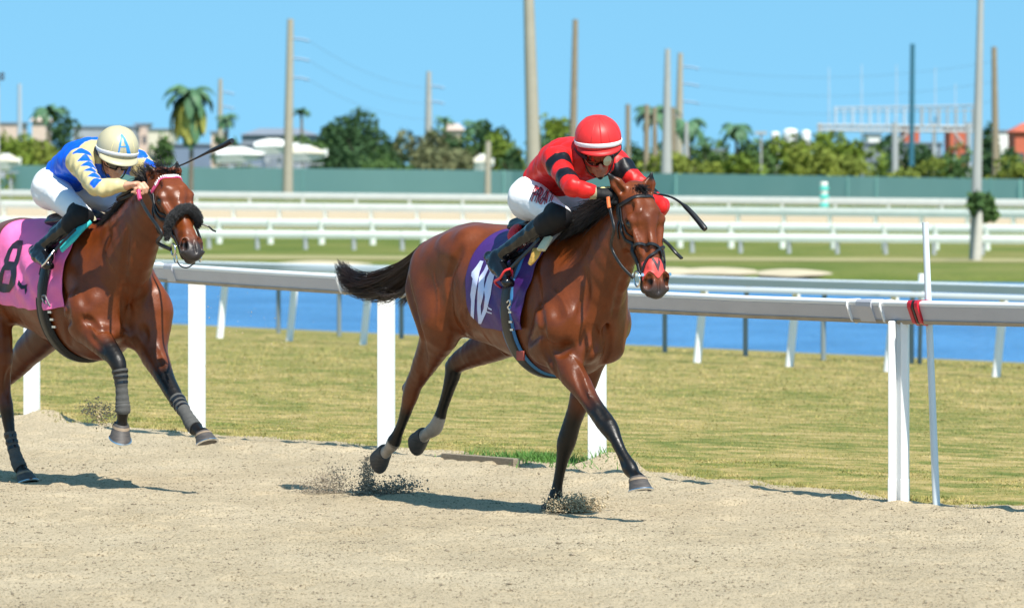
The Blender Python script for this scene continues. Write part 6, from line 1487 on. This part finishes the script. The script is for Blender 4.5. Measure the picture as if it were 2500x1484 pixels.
for lg in specB['legs']:
    k0, k1 = lg['wrap']; P_ = np.array(lg['P']); rr = np.array([(x[1] if hasattr(x[1], '__len__') else (x[1], x[1])) for x in lg['pts']]); n_ = 40
    sp_ = spline(P_, (len(P_) - 1) * 12 + 1); sr = spline(rr, (len(P_) - 1) * 12 + 1); i0, i1 = int(k0 * 12), int(k1 * 12)
    mb = MB(); q = sp_[i0:i1 + 1]; r_ = sr[i0:i1 + 1].max(1) + .006 + .0012 * np.sin(np.arange(i1 - i0 + 1) * 1.1); mb.tube(q, list(r_), 18); w1 = mb.build('leg_wrap', M_WRAP, hB, True)
    for j in (2, 6, 10):
        mb = MB(); mb.tube(q[j:j + 3], [x + .0025 for x in r_[j:j + 3]], 18); mb.build('wrap_tape', M_TAPE, w1, True)
make_tail(hB, [L3(-1.02, 0, 1.41), L3(-1.2, 0, 1.32), L3(-1.45, .02, 1.22), L3(-1.7, .03, 1.15), L3(-1.9, .02, 1.18)], [.025, .055, .08, .08, .05], 900, 21)
crB = [L3(.40, -.01, 1.50), L3(.58, -.01, 1.575), L3(.74, -.01, 1.66), L3(.88, -.01, 1.74), L3(1.02, 0, 1.80)]
make_mane(hB, BB, crB, 1600, 14, ((-.9, -.25, .0), (-.8, -.3, .1)), .10, sp=.012); make_mane(hB, BB, crB, 1600, 15, ((-.6, -.8, -.2), (-.7, -.7, .0)), .09, sp=.012)
hb = hdB['h']
make_mane(hB, BB, [hb(-.08, .02, -.04), hb(-.06, -.06, -.05), hb(-.05, -.10, -.06)], 220, 16, ((-.2, -.2, 1.0), (-.35, -.3, 1.0)), .14, 'forelock', .0026, .012)
make_mane(hB, BB, [hb(-.06, .07, -.03), hb(-.04, .0, .02), hb(-.06, -.06, .0)], 380, 17, (hdB['F'] * .5 + hdB['S'] * .3 + hdB['T'] * .2, hdB['F'] * .5 - hdB['S'] * .5+ hdB['T'] * .2), .05, 'forelock', .0024, .018)
r_ = np.random.default_rng(4); P = []
for i in range(14):
    b_ = hb(-.05, .03 * r_.normal(), .04); d = nv(r_.normal(size=3) * .5 + L3(-.1, 0, 1)); s2 = nv(np.cross(d, r_.normal(size=3))); tt = np.linspace(0, 1, 12)[:, None]; P.append(b_ + d * .10 * np.sin(tt * 2.4) + s2 * .05 * tt ** 1.5 + .02 * np.sin(tt * 5 + i) * np.cross(d, s2))
hair('flyaway_hair', np.array(P), .0012, M_HAIR, hB, seed=4)
# cloth
M_PINK = mat('pink_satin', (0.84, 0.155, 0.40), 0.5, var=0.08, scale=9, bump=0.3, bscale=12, bdist=0.02); M_NUMB = mat('number_black', (0.012, 0.010, 0.02), .55)
fB = cloth_fn(hdB['trunk'], lambda p_: np.interp(np.abs(p_), [0, .6, 1.4, 2.1], [-.44, -.46, -.52, -.52]), lambda p_: np.interp(np.abs(p_), [0, .7, 1.4, 2.15], [.36, .37, .355, .375]), fold=0.0065, fs=2.0)
PHB = 1.99
cloB = patch('saddle_cloth', fB, 0, 1, -PHB, PHB, 140, 260, M_PINK, hB); so = cloB.modifiers.new('thick', 'SOLIDIFY'); so.thickness = 0.004; so.offset = 0
z6 = lambda pts: zp(pts, 0, 520, 3.904)
eo = z6([(172, 262), (222, 268), (218, 330), (185, 470), (165, 510), (165, 590), (150, 680), (95, 755), (40, 760), (-10, 745), (-14, 620), (25, 525), (50, 490), (45, 450), (85, 350), (120, 300)])
e1 = z6([(130, 340), (172, 340), (165, 400), (140, 468), (88, 462), (105, 400)]); e2 = z6([(50, 545), (108, 548), (112, 590), (92, 678), (25, 670), (35, 600)])
patch('number_eight', fB, 0, 1, -PHB, -.4, 420, 520, M_NUMB, cloB, NSGN * .005, px_keep(SB, fB, [eo], [e1, e2]))
patch('cloth_emblem', fB, 0, 1, -PHB, -1.0, 420, 400, M_NUMB, cloB, NSGN * .005, px_keep(SB, fB, [z6([(185, 640), (215, 690), (236, 690), (270, 675), (258, 710), (262, 740), (245, 780), (240, 725), (205, 728), (172, 680)])]))
Q, D = ring(hdB['trunk'], lambda q: .165 + .02 * math.cos(q), off=0.010); ribbon('girth_pad', Q, D, .13, .014, mat('girth_black_felt', (.012, .012, .012), .8, bump=.3, bscale=60), hB, True)
Q, D = ring(hdB['trunk'], lambda q: .17 + .02 * math.cos(q), off=0.024); ribbon('girth_strap', Q, D, .06, .008, M_LEATHER, hB, True)
mb = MB(); mb.tube(spline([pb(112, 742, -.325), pb(106, 735, -.335), pb(103, 724, -.335), pb(110, 722, -.335), pb(114, 732, -.335), pb(122, 748, -.33)], 18), .006, 6); mb.build('girth_hook', mat('hook_dull', (.20, .20, .2), .4, metal=.8), hB, True)
for y_, a_ in ((762, 122), (780, 127), (798, 132)):
    mb = MB(); mb.box(tuple(pb(a_, y_, -.322)), (.045, .008, .012)); mb.build('buckle', M_STEEL, hB)
# saddle of the second horse
V = [tuple(v.co) for v in bpy.data.objects['saddle'].data.vertices]; sad = bpy.data.objects['saddle'].copy(); col.objects.link(sad); sad.parent = hB; sad.location = (sh_, 0, 0)
M_TEAL = mat('pad_teal', (.035, .50, .50), .6)
free('saddle_pad', [pb(222, 542, -.16), pb(200, 560, -.21), pb(178, 582, -.26), pb(152, 604, -.295)], [.035 + .05 * (i / 23) for i in range(24)], .018, M_TEAL, hB, nrm=(.2, -1, .6))
free('pad_edge', [pb(232, 536, -.10), pb(222, 540, -.14), pb(214, 545, -.17)], .018, .02, M_CREAM, hB, nrm=(.2, -1, .9))
stirrup(hB, SB, [pb(185, 560, -.27), pb(160, 585, -.31), pb(140, 606, -.335), pb(132, 614, -.345)], [pb(131, 613, -.350), pb(122, 625, -.375), pb(112, 640, -.385), pb(103, 650, -.38), pb(108, 655, -.33), pb(116, 655, -.27), pb(127, 645, -.27), pb(132, 628, -.31), pb(131, 613, -.350)], M_STEEL)
stirrup(hB, SB, [L3(.12, .25, 1.44), L3(.10, .31, 1.37), L3(.09, .34, 1.31)], [L3(.09, .34, 1.30), L3(.12, .37, 1.25), L3(.12, .37, 1.18), L3(.06, .35, 1.17), L3(.05, .30, 1.19), L3(.06, .30, 1.25), L3(.09, .34, 1.30)], M_STEEL)
# bridle
M_PINKL = mat('browband_pink', (.72, .07, .20), .4); M_BEAD = mat('bead_white', (.78, .72, .70), .3)
def bridleB():
    S = lambda pts, w_, t_, n, m=M_LEATHER, **k: strap_on_head(BB, hdB, pts, w_, t_, m, hB, n, **k)
    bp = [(.045, -.13, -.06), (.042, -.11, .02), (.034, -.06, .08), (.030, 0, .10), (.034, .06, .08), (.042, .11, .02), (.045, .13, -.06)]
    br = S(bp, .026, .007, 'browband', M_PINKL)
    P = spline([hb(*q) for q in bp], 60)[10:50:2]; ctr = hb(.035, 0, -.05); D = ctr - P; D /= np.linalg.norm(D, axis=1)[:, None]; Q = BB.project(P - D * .12, D, .009, .4); mb = MB()
    for i in range(len(Q) - 1):
        t_ = hdB['T'] * .010; mb.tube([Q[i] - t_, Q[i] + t_], .0042, 6)
    mb.build('browband_beads', M_BEAD, br, True)
    for q in (-1, 1):
        S([(.02, .13 * q, -.07), (.10, .15 * q, -.10), (.20, .15 * q, -.11), (.32, .13 * q, -.10), (.455, .10 * q, -.08)], .020, .007, 'cheekpiece')
        S([(-.02, .12 * q, -.07), (.06, .14 * q, -.12), (.16, .14 * q, -.18), (.22, .08 * q, -.24), (.235, .0, -.26)], .014, .005, 'throat_latch')
        S([(.05, .13 * q, -.05), (.15, .15 * q, -.075), (.25, .14 * q, -.06), (.31, .11 * q, -.04)], .012, .006, 'noseband_hanger')
        c = hb(.475, .072 * q, -.085); T_, F_ = hdB['T'], hdB['F']; mb = MB(); mb.tube([c + T_ * (.032 * math.cos(t)) + F_ * (.032 * math.sin(t)) + hdB['S'] * q * .008 for t in np.linspace(0, 2 * math.pi, 26)], .0055, 8); mb.build('bit_ring', M_STEEL, hB, True)
        mb = MB(); c2 = c + T_ * .04 - F_ * .03; mb.tube([c2 + T_ * (.026 * math.cos(t)) + F_ * (.022 * math.sin(t)) for t in np.linspace(0, 2 * math.pi, 22)], .0035, 7); mb.build('bit_ring', M_STEEL, hB, True)
    S([(.44, -.09, -.06), (.50, -.075, -.13), (.515, 0, -.16), (.50, .075, -.13), (.44, .09, -.06)], .012, .008, 'chin_strap')
    mb = MB(); mb.tube(spline([hb(.50, -.07, -.10), hb(.545, -.055, -.135), hb(.56, -.01, -.15), hb(.545, .04, -.13)], 16), .004, 6); mb.build('tongue_tie', M_LEATHER, hB, True)
bridleB()
# sheepskin shadow roll
rollp = [(.405, -.105, -.060), (.365, -.098, -.012), (.335, -.072, .040), (.318, -.030, .068), (.312, .010, .074), (.320, .050, .058), (.335, .080, .018), (.350, .088, -.020)]
Rp = spline([hb(*q) for q in rollp], 24); Rr = np.interp(np.linspace(0, 1, 24), [0, .12, .3, .85, 1], [.012, .020, .025, .026, .016])
lo = Rp.min(0) - .06; hi = Rp.max(0) + .06; Fz = Flesh(lo, hi, .004); Fz.chain(list(Rp), list(Rr), .01, sub=1); Fz.wobble(.003, 120, 2); V, Q = Fz.mesh(0)
M_FUR = mat('sheepskin_black', (.010, .009, .010), .9, sheen=.25); fz = mesh_obj('sheepskin_noseband', V, Q, M_FUR, hB, True)
r_ = np.random.default_rng(2); k_ = r_.integers(0, len(V), 7000); g_ = Fz.grad(V[k_]); tt = np.linspace(0, 1, 4)[None, :, None]; dd = g_ + r_.normal(size=g_.shape) * .7
hair('fleece', V[k_][:, None, :] + dd[:, None, :] * tt * .0042 + np.array([0, 0, -.003]) * tt ** 2, .0016, M_FUR, fz, seed=2)
free('noseband_tail', [hb(.35, .085, -.01), pb(508, 553, .12), pb(518, 562, .13), pb(527, 566, .14)], .009, .006, M_LEATHER, hB, 18, nrm=(1, 0, .4))
# reins
free('rein', [hb(.46, -.085, -.10), hb(.36, -.125, -.14), pb(395, 570, -.16), pb(362, 520, -.17), pb(346, 490, -.15), pb(340, 470, -.14)], .022, .008, M_LEATHER, hB, 40, nrm=(.3, -1, 0))
free('rein_grip', [pb(344, 488, -.155), pb(341, 476, -.15), pb(340, 465, -.145)], .020, .014, M_PINKL, hB, 8, nrm=(.3, -1, 0))
free('rein', [hb(.46, .085, -.10), hb(.34, .13, -.14), L3(1.06, .14, 1.66), L3(.96, .10, 1.72)], .020, .008, M_LEATHER, hB, 30, nrm=(.3, 1, 0))
free('rein_loop', [pb(345, 455, -.10), pb(325, 462, -.14), pb(305, 472, -.16), pb(288, 482, -.15), pb(292, 488, -.12), pb(318, 478, -.10), pb(338, 462, -.08)], .018, .008, M_LEATHER, hB, 40, nrm=(.2, -1, .2))

# ---------------------------------------------------------------- rider
BLUE = np.array([.002, .105, .72]); CREAM = np.array([.60, .50, .25])
def silkB(V, J, hh):
    C = np.tile(BLUE, (len(V), 1)); top = J['torso'][-1][0]; d = np.linalg.norm((V - top) * np.array([1.0, .75, 1.0]), axis=1)
    yk = (d < .150) & (V[:, 2] > top[2] - .02); C[yk] = CREAM
    for s_, e_, w_, *_ in J['arms']:
        t1, d1 = seg_t(V, s_, e_); t2, d2 = seg_t(V, e_, w_); L1 = np.linalg.norm(e_ - s_); L2 = np.linalg.norm(w_ - e_); up = d1 < d2
        s_len = np.where(up, t1 * L1, L1 + t2 * L2); ax = np.where(up[:, None], nv(e_ - s_), nv(w_ - e_)); on = (np.minimum(d1, d2) < .082) & (s_len > -.045) & (np.abs(V[:, 1]) > .115 + .0 * s_len) | ((np.minimum(d1, d2) < .07) & (s_len > .22))
        C[on] = CREAM
        ct = np.where(up[:, None], s_ + np.clip(t1, 0, 1)[:, None] * (e_ - s_), e_ + np.clip(t2, 0, 1)[:, None] * (w_ - e_)); rv = V - ct; rv = rv - ax * np.sum(rv * ax, 1)[:, None]; rv /= np.maximum(1e-6, np.linalg.norm(rv, axis=1))[:, None]
        ref = nv((.75, -.0, .66)); rf = ref - ax * (ax @ ref)[:, None]; rf /= np.linalg.norm(rf, axis=1)[:, None]; ph = np.arccos(np.clip(np.sum(rv * rf, 1), -1, 1))
        for k in range(6):
            c0 = .035 + .088 * k; C[on & (np.abs(s_len - c0) / .045 + ph / .95 < 1)] = BLUE
    return C
headB = pb(285, 378, 0.0)
faceB = nv((math.cos(R(-13)) * math.cos(R(24)), math.sin(R(-13)) * math.cos(R(24)), -math.sin(R(24))))
wrB = pb(308, 454, -.18)
JB = dict(box=((-.42, -.50, 1.10), (1.12, .50, 2.16)), torso=[(L3(-.17, 0, 1.715), (.152, .120)), (L3(.00, 0, 1.82), (.142, .115)), (L3(.20, 0, 1.875), (.165, .118)), (L3(.40, 0, 1.87), (.150, .096))], C=headB, face=faceB, roll=R(-6), h=.0046,
          arms=[(L3(.44, -.19, 1.86), pb(236, 460, -.295), wrB, pb(343, 448, -.13) - wrB, (.1, .1, -1), (.3, .9, .1)),
                (L3(.40, .19, 1.86), L3(.70, .28, 1.70), L3(.85, .16, 1.75), (.05, -.08, .0), (.1, -.1, -1), (.3, -.9, .1))],
          legs=[(L3(-.05, -.125, 1.70), pb(200, 528, -.19), pb(98, 610, -.30), pb(118, 648, -.345)),
                (L3(-.05, .125, 1.70), L3(.42, .20, 1.56), L3(.16, .29, 1.35), L3(.26, .34, 1.23))],
          skin=M_SKIN2, silk=silkB, gloves=False, helm=mat('helmet_cream', (.48, .43, .28), .40, spec=.45), band_m=mat('helmet_band_silver', (.72, .71, .68), .45),
          seam_m=mat('seam_cream', (.66, .58, .30), .5), seams=(.62, -.62, 1.9, -1.9, 3.14), gstrap=mat('strap_black', (.015, .014, .014), .5), gframe=mat('goggle_frame_dark', (.015, .015, .015), .25), lens=mat('dark_lens', (.020, .014, .012), .06, spec=.9),
          peak=.030, bw=.020, hr=(.134, .118, .122))
personB, jB = make_jockey(SB, JB)
tag(personB, 'person in blue and cream silks with cream helmet lettered A, riding the second horse', 'person', 'jockeys in the race')
z4 = lambda pts: zp(pts, 60, 290, 5.497)
M_ABLUE = mat('letter_blue', (.02, .24, .66), .45)
patch('helmet_letter', jB['hfn'], -1.4, 1.4, .12, .9, 300, 260, M_ABLUE, jB['o']['helmet'], .0015,
      px_keep(SB, jB['hfn'], [z4([(1290, 213), (1310, 213), (1318, 240), (1268, 478), (1251, 478)]), z4([(1290, 213), (1312, 213), (1352, 268), (1398, 370), (1426, 480), (1376, 480), (1358, 370), (1318, 262)]), z4([(1280, 372), (1375, 372), (1378, 386), (1278, 386)]), z4([(1232, 473), (1298, 473), (1298, 488), (1232, 488)]), z4([(1362, 475), (1434, 475), (1434, 489), (1362, 489)])]))
Mh = mat('head_shade_tan', (.20, .15, .09), .8)
# whip
pw = [L3(.86, .12, 1.76), pb(405, 418, .2), pb(446, 402, .22), pb(480, 386, .24), pb(512, 370, .25), pb(540, 358, .26), pb(567, 344, .27)]
mb = MB(); c_ = spline(pw, 40); t_ = np.linspace(0, 1, 40); mb.tube(c_, list(np.interp(t_, [0, .45, .62, .72, .98, 1], [.005, .005, .008, .0125, .0165, .015])), 10)
o = mb.build('whip', M_LEATHER, None, True); o.location = (SB.X0, SB.Y0, 0); o.rotation_euler = (0, 0, SB.a); tag(o, 'black whip raised above the green wall by the rider in blue and cream', 'whip', 'riding whips')
# ================================================================ kicked-up sand
def spray(name, items, label_kind, m, seed):
    r_ = np.random.default_rng(seed); P = []; Rr = []
    for cx, cy, sx, sy, Y, n_, r0, r1 in items:
        x = cx + r_.normal(size=n_) * sx; y = cy + r_.normal(size=n_) * sy; yy = Y + r_.normal(size=n_) * .07
        for a, b, c in zip(x, y, yy): P.append(W(a, b, c))
        Rr += list(r0 + (r1 - r0) * r_.random(n_) ** 3)
    P = np.array(P); P[:, 2] = np.maximum(P[:, 2], .03); return tag(clods(name, P, Rr, m, seed, squash=.9), kind='stuff')
M_SPR = mat('flying_sand', (0.62, 0.50, 0.33), 0.95, var=(0.36, 0.28, 0.17), scale=50, spec=.1); M_SPR_SHADED = mat('flying_sand_shaded', (0.46, 0.38, 0.28), 0.95, var=(0.17, 0.14, 0.11), scale=50, spec=.1)  # the darker spray has its shadowed side put into the colour
spray('flying_sand', [(1402, 1238, 26, 13, 34.45, 2200, .0025, .008), (1362, 1238, 16, 16, 34.45, 700, .0025, .007), (1428, 1230, 22, 13, 34.45, 600, .0025, .008)], 0, M_SPR, 31)
spray('flying_sand', [(897, 1170, 9, 26, 36.1, 1400, .002, .006), (925, 1202, 32, 13, 36.1, 1700, .0025, .008), (978, 1192, 26, 15, 36.1, 600, .003, .008), (800, 1185, 36, 17, 36.4, 1200, .002, .006), (770, 1185, 34, 20, 36.5, 400, .002, .005), (815, 1160, 14, 14, 36.5, 260, .002, .006)], 0, M_SPR_SHADED, 32)
spray('flying_sand', [(235, 1000, 24, 12, 37.2, 420, .0025, .008), (250, 1020, 18, 12, 37.2, 220, .0025, .008), (60, 1168, 20, 7, 38.1, 260, .003, .007), (270, 1110, 26, 40, 37.2, 60, .002, .006), (640, 870, 90, 60, 38.5, 60, .002, .005), (560, 790, 40, 30, 38.5, 22, .002, .006), (740, 1040, 60, 40, 37.5, 50, .002, .005)], 0, M_SPR, 33)
